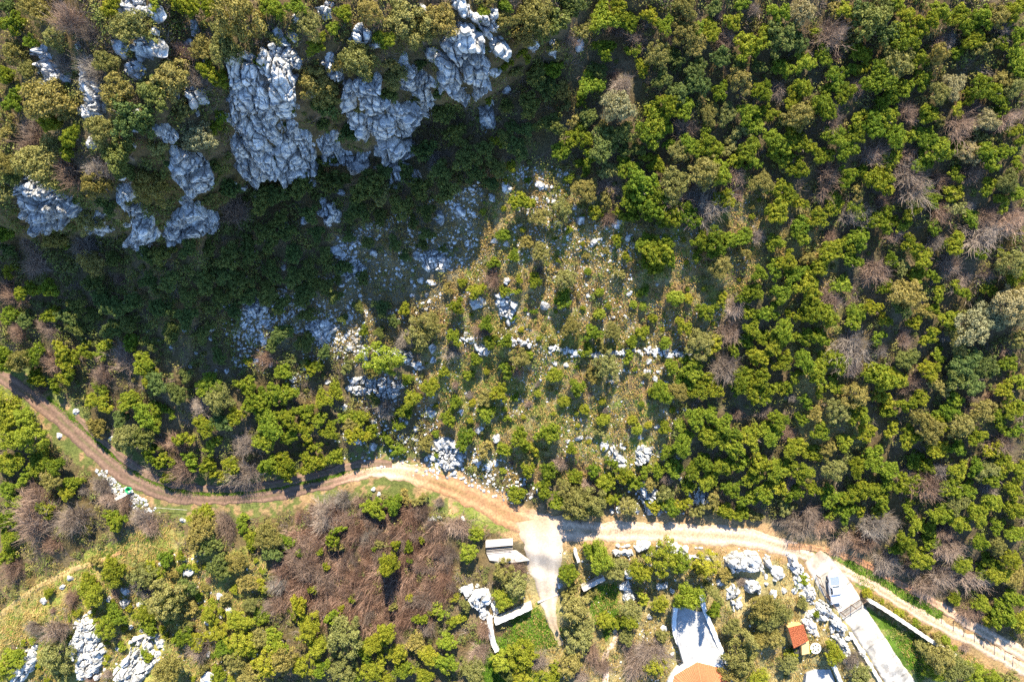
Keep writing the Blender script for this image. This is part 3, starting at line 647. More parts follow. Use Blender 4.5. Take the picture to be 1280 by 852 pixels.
def put_on(px, py, rpx, lift):
    """base point so that something whose middle is lift*radius above the ground shows at (px, py); returns base, radius in m"""
    rx = (px - 640) / FPX; ry = (426 - py) / FPX
    p = pix(px, py)[0]; zc = p[2]
    for _ in range(6):
        R = rpx * (ZC - zc) / FPX
        zc = 0.5 * zc + 0.5 * (float(H(rx * (ZC - zc), ry * (ZC - zc))) + lift * R)
    R = rpx * (ZC - zc) / FPX
    X, Y = rx * (ZC - zc), ry * (ZC - zc)
    return Vector((X, Y, float(H(X, Y)))), R
for (x, y, r, k) in ROCKS:
    b, R = put_on(x, y, r, 0.25)
    whitish = y > 610
    me = BOULD[rr.randrange(8) * 2 + (1 if whitish else 0)]
    o = bpy.data.objects.new('boulder', me); COL.objects.link(o)
    if not whitish and y > 200: R *= 0.86
    o.location = b + Vector((0, 0, (0.12 if whitish else -0.12) * R)); o.scale = (R * rr.uniform(0.85, 1.25), R * rr.uniform(0.85, 1.25), R * rr.uniform(0.8, 1.2))
    o.rotation_euler = (rr.uniform(-0.35, 0.35), rr.uniform(-0.35, 0.35), rr.uniform(0, 6.28))
    ROCK_THINGS.append((o, x, y, r, 'white' if whitish else ('blue-shaded grey' if y < 300 or x < 500 else 'pale grey')))

# ------------------------------------------------------------------ stone scatter (stuff) and dry-stone wall
RS = [rock_shape(1, 500 + s, 6) for s in range(10)]
def stones(pts, sizes, mat, name, **kw):
    Vs = []; Fs = []; off = 0
    r = np.random.default_rng(11)
    for p, s in zip(pts, sizes):
        V, F = RS[r.integers(10)]
        a = r.uniform(0, 6.28); c, sn = math.cos(a), math.sin(a)
        R = np.array([[c, -sn, 0], [sn, c, 0], [0, 0, 1]])
        Vs.append((V @ R.T) * s + p + np.array([0, 0, 0.15 * s])); Fs.append(F + off); off += len(V)
    return mk(name, np.concatenate(Vs), np.concatenate(Fs), mat)
def scatter(poly, n, seed, thr=None, fr=0.25):
    r = np.random.default_rng(seed)
    xs_ = [p[0] for p in poly]; ys_ = [p[1] for p in poly]
    px = r.uniform(min(xs_), max(xs_), n * 6); py = r.uniform(min(ys_), max(ys_), n * 6)
    m = inpoly(px, py, poly)
    if thr is not None: m &= (fbm(px * fr * 0.1, py * fr * 0.1, seed=seed, oct=4) > thr)
    px, py = px[m][:n], py[m][:n]
    return px, py
sp = []; ss = []
r_ = np.random.default_rng(77)
for poly, n, thr, a, b in ((SCREE, 1700, -0.02, 0.08, 0.36), ([(380, 300), (560, 235), (600, 300), (520, 420), (440, 500), (300, 480), (280, 420)], 700, 0.08, 0.12, 0.42), ([(270, 380), (450, 420), (540, 480), (560, 600), (420, 580), (400, 500), (290, 450)], 700, -0.1, 0.12, 0.36),
                           (CLEAR, 3800, -0.06, 0.06, 0.20), ([(640, 205), (710, 215), (730, 320), (640, 330)], 350, None, 0.10, 0.32),
                           ([(735, 270), (790, 290), (790, 350), (745, 340)], 160, None, 0.1, 0.3),
                           (FIELD2, 380, 0.05, 0.08, 0.25), (GARDEN, 600, 0.0, 0.08, 0.28), ([(490, 540), (620, 560), (680, 620), (640, 630), (540, 590)], 350, None, 0.12, 0.4),
                           ([(750, 540), (840, 560), (900, 640), (780, 645)], 250, 0.0, 0.1, 0.3)):
    px, py = scatter(poly, n, 100 + n, thr)
    sp.append(pix(px, py)); ss.append(a + (b - a) * r_.random(len(px)) ** 2.5)
sp = np.concatenate(sp); ss = np.concatenate(ss)
tag(stones(sp, ss * 0.9, M_ROCK, 'scree'), 'loose grey and white stones strewn over the slope and dry grass', 'scree', kind='stuff')
# white rubble beside the bend
px, py = scatter([(120, 586), (134, 588), (150, 606), (172, 618), (190, 630), (200, 640), (180, 640), (160, 634), (140, 618), (126, 602)], 260, 9)
o = stones(pix(px, py), 0.10 + 0.28 * np.random.default_rng(3).random(len(px)) ** 2, M_ROCKW, 'rubble')
tag(o, 'heap of broken white rubble spilled beside the bend of the dirt road', 'rubble', kind='stuff')
WALLPX = [(568, 424), (600, 424), (640, 427), (668, 431), (700, 437), (722, 441), (745, 444), (770, 441), (800, 438), (830, 441), (862, 444)]
C = catmull([(a, b) for a, b in WALLPX], 1.5)
wp = []; wsz = []
for (x, y) in C:
    gapn = float(vnoise(np.array([x * 0.05]), np.array([3.3]), seed=6)[0])
    for k in range(4 if gapn > 0.1 else (2 if gapn > -0.35 else r_.integers(0, 2))):
        wp.append(pix(x + r_.normal(0, 1.4), y + r_.normal(0, 2.0))[0] + np.array([0, 0, r_.uniform(0, 0.35)])); wsz.append(0.12 + 0.26 * r_.random() ** 1.8)
o = stones(wp, wsz, M_ROCK, 'dry_stone_wall')
tag(o, 'tumbled pale dry-stone wall running level across the clearing', 'stone wall')

# ------------------------------------------------------------------ built things
M_WALL = mat_plain('limewashed_wall', (0.46, 0.43, 0.37), 0.85, 0.2, 1.5)
M_WHITE = mat_plain('whitewash', (0.56, 0.55, 0.52), 0.8, 0.18, 1.6)
M_PATIO = mat_plain('patio_paving', (0.26, 0.257, 0.25), 0.85, 0.28, 1.2)
M_CONCG = mat_plain('grey_concrete', (0.34, 0.30, 0.265), 0.9, 0.22, 2.0)
M_DARK = mat_plain('ground_shade_tone', (0.03, 0.027, 0.025), 0.9)  # near-black colour painted in for shaded ground
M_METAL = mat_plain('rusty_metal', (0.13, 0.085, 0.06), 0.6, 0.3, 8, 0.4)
M_TILE = mat_plain('terracotta_tile', (0.40, 0.12, 0.05), 0.8, 0.25, 5)
M_OCHRE = mat_plain('ochre_render', (0.52, 0.33, 0.13), 0.85, 0.12, 2)
M_WOOD = mat_plain('bleached_timber', (0.70, 0.66, 0.58), 0.8, 0.15, 3)
def wall(name, pts, wid, h, mat, label, capm=None, cat='wall', flat=False):
    """free-standing wall along photo pixels, with a slightly wider coping as its part"""
    C = catmull(pts, 3.0)
    W = pix(C[:, 0], C[:, 1])
    root = empty(name, W[len(W) // 2]); L = np.array(root.location)
    tg = np.gradient(W[:, :2], axis=0); tg /= np.linalg.norm(tg, axis=1, keepdims=True); nr = np.stack([-tg[:, 1], tg[:, 0]], 1)
    top = W[:, 2] + h
    if flat: top[:] = top.max()
    k = np.ones(5) / 5
    if len(top) > 9 and not flat: top = np.convolve(np.pad(top, 2, mode='edge'), k, 'valid')
    def strip(nm, hw, z0, z1, m):
        n = len(W); V = []
        for i in range(n):
            for s, z in ((-1, z0[i]), (-1, z1[i]), (1, z1[i]), (1, z0[i])):
                jit = 0.04 * math.sin(i * 2.1 + s)
                V.append((W[i, 0] + nr[i, 0] * s * (hw + jit) - L[0], W[i, 1] + nr[i, 1] * s * (hw + jit) - L[1], z - L[2]))
        F = []
        for i in range(n - 1):
            a, b = i * 4, i * 4 + 4
            for j in range(4): F.append((a + j, a + (j + 1) % 4, b + (j + 1) % 4, b + j))
        F += [(3, 2, 1, 0), ((n - 1) * 4, (n - 1) * 4 + 1, (n - 1) * 4 + 2, (n - 1) * 4 + 3)]
        mk(nm, V, np.array(F), m, root)
    strip('wall_body', wid / 2, W[:, 2] - 0.8, top, mat)
    strip('coping', wid / 2 + 0.07, top + 0.004, top + 0.13, capm or mat)
    tag(root, label, cat); return root
wall('garden_wall', [(1080, 745), (1100, 757), (1130, 777), (1158, 796), (1187, 813)], 0.42, 1.5, M_WALL, 'long curved cream wall with coping from the driveway gate to the lower right', M_WALL)
wall('garden_wall', [(727, 732), (740, 725), (754, 718)], 0.55, 1.5, M_CONCG, 'short slanting wall above the shaded garden lawn')
wall('garden_wall', [(619, 772), (640, 763), (664, 752)], 0.6, 1.8, M_WALL, 'white capped retaining wall above the lawn left of the gravel driveway', M_WHITE)
wall('garden_wall', [(612, 768), (614, 786), (617, 800), (622, 810)], 0.65, 0.9, M_WHITE, 'thin white wall running down from the rock terrace')
wall('garden_wall', [(718, 684), (720, 692), (723, 700)], 0.35, 0.8, M_WALL, 'short pale wall stub among bushes right of the gravel driveway')
wall('patio_wall', [(843, 756), (841, 772), (842, 788), (848, 803), (859, 818)], 0.5, 0.9, M_WHITE, 'curved white parapet on the left side of the patio')
wall('patio_wall', [(874, 740), (879, 760), (888, 782), (898, 806), (910, 834)], 0.5, 1.1, M_WHITE, 'long straight white parapet on the right side of the patio')
wall('patio_wall', [(1036, 822), (1042, 836), (1050, 856)], 0.4, 1.2, M_WALL, 'white wall beside the lower terrace at the bottom edge')
wall('kerb_wall', [(1062, 790), (1078, 816), (1096, 845), (1104, 858)], 0.4, 0.25, M_WALL, 'low white kerb wall along the left side of the concrete driveway')

def sheet(name, poly, dz, mat, col, thick=0.35):
    W = np.array([pix(x, y)[0] for x, y in poly]); z = W[:, 2].max() - 0.15 + dz
    P = [((x - 640) / FPX * (ZC - z), (426 - y) / FPX * (ZC - z)) for x, y in poly]
    bm = bmesh.new(); prism(bm, P, W[:, 2].min() - 0.6, z)
    o = from_bm(name, bm, mat); return o, z
o, zpat = sheet('patio', [(843, 760), (850, 757), (872, 764), (878, 764), (888, 786), (900, 812), (909, 846), (893, 834), (874, 832), (856, 834), (848, 806), (843, 788)], 0.25, M_PATIO, None)
tag(o, 'white paved patio between two parapets above the round tiled roof', 'patio')
o, _ = sheet('terrace', [(1008, 842), (1018, 836), (1038, 836), (1046, 858), (1006, 860)], 0.2, M_PATIO, None)
tag(o, 'pale lower terrace at the bottom edge near the tiled house', 'terrace')

# concrete platform with two levels
c0 = P1(626, 690); root = empty('concrete_platform', c0); zt = c0.z
def px_at(x, y, z): return ((x - 640) / FPX * (ZC - z) , (426 - y) / FPX * (ZC - z))
def loc_prism(nm, poly, z0, z1, mat, root, bev=0.0):
    bm = bmesh.new(); L = root.location
    prism(bm, [(px_at(x, y, z1)[0] - L.x, px_at(x, y, z1)[1] - L.y) for x, y in poly], z0 - L.z, z1 - L.z)
    return from_bm(nm, bm, mat, root)
loc_prism('upper_slab', [(607, 676), (641, 673.5), (641, 681), (607, 684)], zt - 0.3, zt + 1.35, M_CONCG, root)
loc_prism('lower_slab', [(608, 691), (645, 687), (662, 700), (640, 703), (612, 700)], zt - 0.6, zt + 0.45, M_CONCG, root)
loc_prism('shaded_floor_slab', [(608, 680), (642, 678), (645, 690), (609, 694)], zt - 0.6, zt + 0.12, M_METAL, root)  # dark floor colour stands in for the upper slab's shadow in the gap
bm = bmesh.new()
for k in range(3):
    a = px_at(608, 686 + k * 1.8, zt + 0.9); b = px_at(641, 683 + k * 1.8, zt + 0.9)
    add_tube(bm, [(a[0] - c0.x, a[1] - c0.y, 0.9), (b[0] - c0.x, b[1] - c0.y, 0.9)], 0.03, seg=5)
from_bm('rail', bm, M_CONCG, root)
tag(root, 'two level concrete platform with thin rails beside the gravel driveway', 'platform')
# stone kerb across the driveway
a = P1(672, 752, 0.2); b = P1(699, 742, 0.2); bm = bmesh.new()
add_box(bm, (0, 0, 0), ((b - a).length, 0.22, 0.3), 0, 0.03)
o = from_bm('kerb', bm, M_CONCG); o.location = (a + b) / 2; o.rotation_euler = (0, 0, math.atan2(b.y - a.y, b.x - a.x))
tag(o, 'thin stone kerb crossing the lower end of the gravel driveway', 'kerb')

# ribbed tile surface on a quad
def tiled(bm, a, b, c, d, pitch=0.26, amp=0.055, rows=14):
    """a-b eaves, d-c ridge; barrel ribs run from eaves to ridge, courses step down"""
    a, b, c, d = map(Vector, (a, b, c, d))
    L = max((b - a).length, (c - d).length); n = max(4, int(L / pitch)) * 4
    nrm = (b - a).cross(d - a).normalized()
    if nrm.z < 0: nrm = -nrm
    g = []
    for j in range(rows * 2 + 1):
        jj = j // 2; v = (jj + (j % 2) * 0.96) / rows if j < rows * 2 else 1.0
        row = []
        for i in range(n + 1):
            u = i / n
            p = (a.lerp(b, u)).lerp(d.lerp(c, u), v)
            lift = amp * abs(math.sin(math.pi * u * n / 4)) + (0.05 if j % 2 == 0 else 0.0)
            row.append(bm.verts.new(p + nrm * lift))
        g.append(row)
    for A, B in zip(g[:-1], g[1:]):
        for i in range(n): bm.faces.new((A[i], A[i + 1], B[i + 1], B[i]))
# round (eight-sided) tiled roof
cR = P1(877, 862); zb = cR.z + 3.0
root = empty('round_house', (0, 0, 0))
ctr = Vector((px_at(877, 869, zb)[0], px_at(877, 869, zb)[1], cR.z - 0.5)); root.location = ctr
R8 = 5.4
bm = bmesh.new()
prism(bm, [(R8 * 0.93 * math.cos(k * math.pi / 12), R8 * 0.93 * math.sin(k * math.pi / 12)) for k in range(24)], -1.0, zb - ctr.z - 0.02)
from_bm('wall', bm, M_WHITE, root)
bm = bmesh.new()
for k in range(24):
    a0, a1 = k * math.pi / 12, (k + 1) * math.pi / 12
    q = [(R8 * 0.935, 0), (R8 * 1.06, 0), (R8 * 1.06, 0.35), (R8 * 0.935, 0.35)]
    vs = [[bm.verts.new((r * math.cos(t), r * math.sin(t), zb - ctr.z - 0.2 + h)) for r, h in q] for t in (a0, a1)]
    for j in range(4): bm.faces.new((vs[0][j], vs[0][(j + 1) % 4], vs[1][(j + 1) % 4], vs[1][j]))
from_bm('cornice', bm, M_WHITE, root)
ap = (0, 0, zb - ctr.z + 1.9)
for k in range(8):
    a0, a1 = math.radians(k * 45 + 8), math.radians(k * 45 + 53)
    A = Vector((R8 * math.cos(a0), R8 * math.sin(a0), zb - ctr.z + 0.1)); B = Vector((R8 * math.cos(a1), R8 * math.sin(a1), zb - ctr.z + 0.1))
    bm = bmesh.new(); tiled(bm, A, B, Vector(ap).lerp(B, 0.05), Vector(ap).lerp(A, 0.05), 0.34, 0.08, 16)
    sec = from_bm('roof_section', bm, M_TILE, root)
    bm = bmesh.new(); add_tube(bm, [A + Vector((0, 0, .05)), Vector(ap) + Vector((0, 0, .05))], 0.11, seg=6)
    from_bm('ridge_tile', bm, M_TILE, sec)
tag(root, 'round white house with eight-sided orange tiled roof cut by the bottom edge', 'house')
# small tiled house
cs = [(984, 783), (1003, 778.5), (1010.5, 800), (992, 809.5)]
g0 = P1(997, 794); zr0 = g0.z + 1.7
root = empty('tiled_house', g0)
Q = [Vector((*px_at(x, y, zr0), 0)) for x, y in cs]
loc = lambda v, z: Vector((v.x - g0.x, v.y - g0.y, z - g0.z))
bm = bmesh.new(); ctrq = sum(Q, Vector()) / 4
prism(bm, [((q.x - ctrq.x) * 0.9 + ctrq.x - g0.x, (q.y - ctrq.y) * 0.9 + ctrq.y - g0.y) for q in Q], -1.2, 1.5)
from_bm('wall', bm, M_OCHRE, root)
bm = bmesh.new(); tiled(bm, loc(Q[3], zr0), loc(Q[2], zr0), loc(Q[1], zr0 + 0.25), loc(Q[0], zr0 + 0.25), 0.24, 0.05, 9)
bmesh.ops.solidify(bm, geom=bm.faces[:], thickness=0.1)
from_bm('roof', bm, M_TILE, root)
Q2 = [Vector((*px_at(x, y, g0.z + 1.1), 0)) for x, y in ((1002, 804), (1011, 800), (1012, 816), (1002.5, 818))]
bm = bmesh.new(); prism(bm, [(q.x - g0.x, q.y - g0.y) for q in Q2], -1.2, 1.1); from_bm('porch', bm, M_OCHRE, root)
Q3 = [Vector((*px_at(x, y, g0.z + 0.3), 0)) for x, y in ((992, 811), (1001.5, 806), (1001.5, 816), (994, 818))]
bm = bmesh.new(); prism(bm, [(q.x - g0.x, q.y - g0.y) for q in Q3], -1.2, 0.25); from_bm('shade_slab', bm, M_DARK, root)  # dark slab stands in for the shaded ground beside the porch
tag(root, 'small ochre house with a single orange tiled roof slope under a big olive tree', 'house')
# round white garden table
g1 = P1(1017, 807); root = empty('garden_table', g1)
bm = bmesh.new(); n = 20
for k in range(n):
    a0, a1 = 2 * math.pi * k / n, 2 * math.pi * (k + 1) / n
    q = [(0.62, 0.70), (0.85, 0.70), (0.85, 0.76), (0.62, 0.76)]
    vs = [[bm.verts.new((r * math.cos(t), r * math.sin(t), h)) for r, h in q] for t in (a0, a1)]
    for j in range(4): bm.faces.new((vs[0][j], vs[0][(j + 1) % 4], vs[1][(j + 1) % 4], vs[1][j]))
for k in range(3): add_box(bm, (0, 0, 0.73 + 0.001 * k), (1.3, 0.2, 0.05), k * math.pi / 3)
from_bm('tabletop', bm, M_WHITE, root)
for k in range(4):
    bm = bmesh.new(); t = k * math.pi / 2 + 0.4
    add_tube(bm, [(0.7 * math.cos(t), 0.7 * math.sin(t), -0.1), (0.55 * math.cos(t), 0.55 * math.sin(t), 0.7)], 0.04, seg=6); from_bm('leg', bm, M_WHITE, root)
tag(root, 'round white openwork garden table between the tiled house and a bright bush', 'table')

# fences, gate
def bar_fence(name, pts, h, label, cat, gap=0.16, posts=True):
    Wp = [P1(x, y, 0.15) for x, y in pts]; root = empty(name, Wp[0]); L = root.location
    for p in Wp:
        bm = bmesh.new(); add_box(bm, (p.x - L.x, p.y - L.y, p.z - L.z + h / 2 - 0.1), (0.12, 0.12, h + 0.4), 0, 0.015); from_bm('post', bm, M_METAL, root)
    for a, b in zip(Wp[:-1], Wp[1:]):
        for hh in (0.25, h - 0.1):
            bm = bmesh.new(); add_tube(bm, [a - L + Vector((0, 0, hh)), b - L + Vector((0, 0, hh))], 0.045, seg=6); from_bm('rail', bm, M_METAL, root)
        n = int((b - a).length / gap); bm = bmesh.new()
        for i in range(1, n):
            p = a.lerp(b, i / n) - L; add_tube(bm, [p + Vector((0, 0, 0.2)), p + Vector((0, 0, h - 0.05))], 0.018, seg=4)
        from_bm('bar_panel', bm, M_METAL, root)
    tag(root, label, cat); return root
bar_fence('driveway_gate', [(1050, 764), (1063.5, 755), (1077, 746)], 1.7, 'closed brown barred metal gate across the concrete driveway', 'gate')
bar_fence('metal_fence', [(1020, 718), (1025, 730), (1032, 744), (1041, 757)], 1.5, 'brown barred metal fence on the left of the pickup truck', 'fence', 0.22)
post_me = None
POSTS = [(1042, 688), (1060, 695), (1084, 704), (1120, 731), (1134, 740), (1143, 747), (1160, 757), (1177, 766), (1192, 775), (1205, 783), (1218, 790), (1230, 797), (1243, 805), (1256, 813), (1266, 820)]
for i, (x, y) in enumerate(POSTS):
    if post_me is None:
        bm = bmesh.new(); add_box(bm, (0, 0, 0.55), (0.10, 0.10, 1.7), 0, 0.012); add_box(bm, (0, 0, 1.44), (0.14, 0.14, 0.08), 0.785, 0.01)
        o = from_bm('fence_post', bm, M_METAL); post_me = o.data
    else:
        o = bpy.data.objects.new('fence_post', post_me); COL.objects.link(o)
    o.location = P1(x, y); o.rotation_euler = (rr.uniform(-.06, .06), rr.uniform(-.06, .06), rr.uniform(0, 3))
    where = 'nearest the pickup truck' if i == 0 else ('nearest the right edge' if i == len(POSTS) - 1 else ['second', 'third', 'fourth', 'fifth', 'sixth', 'seventh', 'eighth', 'ninth', 'tenth', 'eleventh', 'twelfth', 'thirteenth', 'fourteenth'][i - 1] + ' from the left')
    tag(o, 'thin rusty fence post on the green strip between the tracks, ' + where, 'fence post', 'fence posts between the two tracks')
# plank, bucket and cable by the rubble
a = P1(134.5, 628.5, 0.45); b = P1(166, 613, 0.5); root = None
bm = bmesh.new(); add_box(bm, (0, 0, 0), ((b - a).length, 0.42, 0.10), 0, 0.02)
for k in range(-3, 4): add_box(bm, (k * 0.55, 0, 0.055), (0.03, 0.425, 0.012))
o = from_bm('timber_beam', bm, M_WOOD); o.location = (a + b) / 2; d_ = (b - a); o.rotation_euler = (0, -math.asin(d_.z / d_.length), math.atan2(d_.y, d_.x))
tag(o, 'long white timber beam lying across the white rubble', 'beam')
M_GREENP = mat_plain('green_plastic', (0.02, 0.30, 0.11), 0.45, 0.05)
bm = bmesh.new()
prof = [(0.0, 0.02), (0.30, 0.0), (0.34, 0.05), (0.42, 0.62), (0.46, 0.62), (0.46, 0.67), (0.39, 0.67), (0.31, 0.08), (0.0, 0.08)]
rings = [[bm.verts.new((r * math.cos(2 * math.pi * k / 16), r * math.sin(2 * math.pi * k / 16), z)) for k in range(16)] for r, z in prof[1:-1]]
for A, B in zip(rings[:-1], rings[1:]):
    for k in range(16): bm.faces.new((A[k], A[(k + 1) % 16], B[(k + 1) % 16], B[k]))
bm.faces.new(rings[-1])
o = from_bm('plastic_tub', bm, M_GREENP, smooth=False); o.location = P1(163, 611, 0.15)
tag(o, 'small green plastic tub on the white rubble by the road bend', 'tub')
pts = [P1(x, y, h) for x, y, h in ((196, 634, 1.0), (208, 635.2, 0.8), (220, 636, 0.75), (234, 637, 0.9))]
bm = bmesh.new(); add_tube(bm, pts, 0.025, seg=5)
o = from_bm('cable', bm, M_CONCG); tag(o, 'thin grey cable hanging right of the white rubble below the road', 'cable')

# ------------------------------------------------------------------ pickup truck
M_PAINT = mat_plain('silver_paint', (0.72, 0.73, 0.75), 0.28, 0.02, 2, 0.25, 0.5, 0.6)
M_GLASS = mat_plain('tinted_glass', (0.035, 0.05, 0.07), 0.08, 0.05, 2, 0.0, 0.7)
M_TYRE = mat_plain('rubber', (0.02, 0.02, 0.02), 0.85, 0.1)
M_RIM = mat_plain('alloy', (0.55, 0.55, 0.56), 0.35, 0.05, 2, 0.8)
M_LINER = mat_plain('grey_bed_liner', (0.16, 0.19, 0.25), 0.55, 0.15, 6)
M_LAMP = mat_plain('lamp_glass', (0.85, 0.86, 0.84), 0.15, 0.03)
M_RED = mat_plain('red_lamp', (0.5, 0.02, 0.015), 0.2, 0.03)
def truck(px, py, ang):
    g = P1(px, py, 0.19); t = empty('pickup_truck', g, ang)
    # y forward (bonnet at -y), length 4.7, width 1.75
    prof = [(-2.35, 0.45, 0.72), (-2.25, 0.35, 0.90), (-1.9, 0.34, 1.00), (-1.0, 0.34, 1.05), (0.2, 0.34, 1.04), (0.75, 0.34, 1.02), (2.25, 0.36, 1.02), (2.35, 0.45, 0.95)]
    bm = bmesh.new(); rings = []
    for y, z0, z1 in prof:
        hw = 0.86 if abs(y) < 2.2 else 0.78
        rings.append([bm.verts.new(v) for v in ((-hw + 0.05, y, z0), (-hw, y, z0 + 0.15), (-hw, y, z1 - 0.14), (-hw + 0.08, y, z1), (hw - 0.08, y, z1), (hw, y, z1 - 0.14), (hw, y, z0 + 0.15), (hw - 0.05, y, z0))])
    for A, B in zip(rings[:-1], rings[1:]):
        for k in range(8): bm.faces.new((A[k], A[(k + 1) % 8], B[(k + 1) % 8], B[k]))
    bm.faces.new(rings[0]); bm.faces.new(rings[-1][::-1])
    from_bm('body', bm, M_PAINT, t)
    bm = bmesh.new()
    lo = [(-0.80, -0.95), (0.80, -0.95), (0.80, 0.72), (-0.80, 0.72)]; hi = [(-0.64, -0.42), (0.64, -0.42), (0.66, 0.55), (-0.66, 0.55)]
    A = [bm.verts.new((x, y, 1.03)) for x, y in lo]; B = [bm.verts.new((x, y, 1.62)) for x, y in hi]
    for k in range(4): bm.faces.new((A[k], A[(k + 1) % 4], B[(k + 1) % 4], B[k]))
    bm.faces.new(B)
    from_bm('cabin', bm, M_PAINT, t)
    def pane(nm, i, j, m0=0.1, m1=0.88, s0=0.08, s1=0.92):
        a, b = Vector((*lo[i], 1.03)), Vector((*lo[j], 1.03)); d, c = Vector((*hi[i], 1.62)), Vector((*hi[j], 1.62))
        pp = lambda u, v: (a.lerp(b, u)).lerp(d.lerp(c, u), v)
        nrm = (b - a).cross(d - a).normalized()
        cen = Vector((0, -0.1, 1.3))
        if (pp(.5, .5) - cen).dot(nrm) < 0: nrm = -nrm
        bm = bmesh.new(); q = [pp(s0, m0), pp(s1, m0), pp(s1, m1), pp(s0, m1)]
        vs = [bm.verts.new(p + nrm * 0.012) for p in q]; bs = [bm.verts.new(p - nrm * 0.01) for p in q]
        bm.faces.new(vs); bm.faces.new(bs[::-1])
        for k in range(4): bm.faces.new((vs[k], vs[(k + 1) % 4], bs[(k + 1) % 4], bs[k]))
        from_bm(nm, bm, M_GLASS, t)
    pane('windscreen', 0, 1, 0.06, 0.94); pane('rear_window', 2, 3); pane('side_window', 1, 2, 0.15, 0.85, 0.10, 0.52); pane('side_window', 1, 2, 0.15, 0.85, 0.56, 0.94)
    pane('side_window', 3, 0, 0.15, 0.85, 0.48, 0.90); pane('side_window', 3, 0, 0.15, 0.85, 0.06, 0.44)
    bm = bmesh.new(); add_box(bm, (0, 1.52, 1.035), (1.42, 1.42, 0.04), 0, 0.01); from_bm('cargo_bed', bm, M_LINER, t)
    bm = bmesh.new()
    for sx in (-1, 1): add_box(bm, (sx * 0.78, 1.52, 1.08), (0.12, 1.55, 0.12), 0, 0.02)
    add_box(bm, (0, 2.27, 1.08), (1.44, 0.10, 0.12), 0, 0.02); from_bm('bed_rail', bm, M_PAINT, t)
    bm = bmesh.new(); add_box(bm, (0, -2.42, 0.52), (1.66, 0.16, 0.22), 0, 0.04); from_bm('front_bumper', bm, M_RIM, t)
    bm = bmesh.new(); add_box(bm, (0, 2.42, 0.52), (1.6, 0.14, 0.18), 0, 0.03); from_bm('rear_bumper', bm, M_RIM, t)
    bm = bmesh.new(); add_box(bm, (0, -2.335, 0.74), (0.8, 0.07, 0.16), 0, 0.01); from_bm('grille', bm, M_TYRE, t)
    for sx in (-1, 1):
        bm = bmesh.new(); add_box(bm, (sx * 0.62, -2.30, 0.80), (0.30, 0.10, 0.15), 0, 0.03); from_bm('headlight', bm, M_LAMP, t)
        bm = bmesh.new(); add_box(bm, (sx * 0.74, 2.345, 0.78), (0.14, 0.05, 0.30), 0, 0.015); from_bm('tail_light', bm, M_RED, t)
        bm = bmesh.new(); add_box(bm, (sx * 0.97, -0.70, 1.13), (0.20, 0.10, 0.16), 0, 0.03); add_box(bm, (sx * 0.86, -0.70, 1.08), (0.1, 0.04, 0.04)); from_bm('wing_mirror', bm, M_PAINT, t)
        for yy in (-1.45, 1.4):
            wh = bmesh.new()
            bmesh.ops.create_cone(wh, cap_ends=True, segments=24, radius1=0.37, radius2=0.37, depth=0.24)
            bmesh.ops.bevel(wh, geom=[e for e in wh.edges if abs(e.verts[0].co.z - e.verts[1].co.z) < 1e-4], offset=0.04, segments=2, affect='EDGES')
            bmesh.ops.transform(wh, matrix=Matrix.Translation((sx * 0.80, yy, 0.37)) @ Matrix.Rotation(math.pi / 2, 4, 'Y'), verts=wh.verts)
            wo = from_bm('wheel', wh, M_TYRE, t)
            rm = bmesh.new(); bmesh.ops.create_cone(rm, cap_ends=True, segments=18, radius1=0.22, radius2=0.18, depth=0.05)
            bmesh.ops.transform(rm, matrix=Matrix.Translation((sx * 0.93, yy, 0.37)) @ Matrix.Rotation(sx * math.pi / 2, 4, 'Y'), verts=rm.verts)
            from_bm('rim', rm, M_RIM, wo)
    tag(t, 'silver pickup truck parked on the pale concrete driveway behind the gate', 'pickup truck')
    t.scale = (0.98, 0.93, 1)
truck(1040.5, 734, math.radians(7))

# ------------------------------------------------------------------ foliage meshes (unit crown radius 1)
def leaves(cen, rad, per, size, r, up=0.25, jit=0.55, asp=0.6, shell=(0.66, 1.14)):
    """leaf quads over spheres; returns V (4n,3), tint (4n)"""
    n = len(cen) * per
    d = r.normal(size=(n, 3)); d[:, 2] += up; d /= np.linalg.norm(d, axis=1, keepdims=True)
    ci = np.repeat(np.arange(len(cen)), per)
    pos = cen[ci] + d * (np.asarray(rad)[ci] * r.uniform(shell[0], shell[1], n))[:, None]
    nm = d + jit * r.normal(size=(n, 3)); nm /= np.linalg.norm(nm, axis=1, keepdims=True)
    t = np.cross(nm, r.normal(size=(n, 3))); t /= np.linalg.norm(t, axis=1, keepdims=True); b = np.cross(nm, t)
    s = size * r.uniform(0.65, 1.35, n)
    V = np.stack([pos + t * s[:, None], pos + b * (s * asp)[:, None] + nm * (0.15 * s)[:, None], pos - t * s[:, None], pos - b * (s * asp)[:, None] + nm * (0.15 * s)[:, None]], 1).reshape(-1, 3)
    ctint = r.random(len(cen))
    tint = np.clip(0.42 * ctint[ci] + 0.42 * r.random(n), 0, 1)
    return V, np.repeat(tint, 4)
def quadF(n): return np.arange(n * 4).reshape(n, 4)
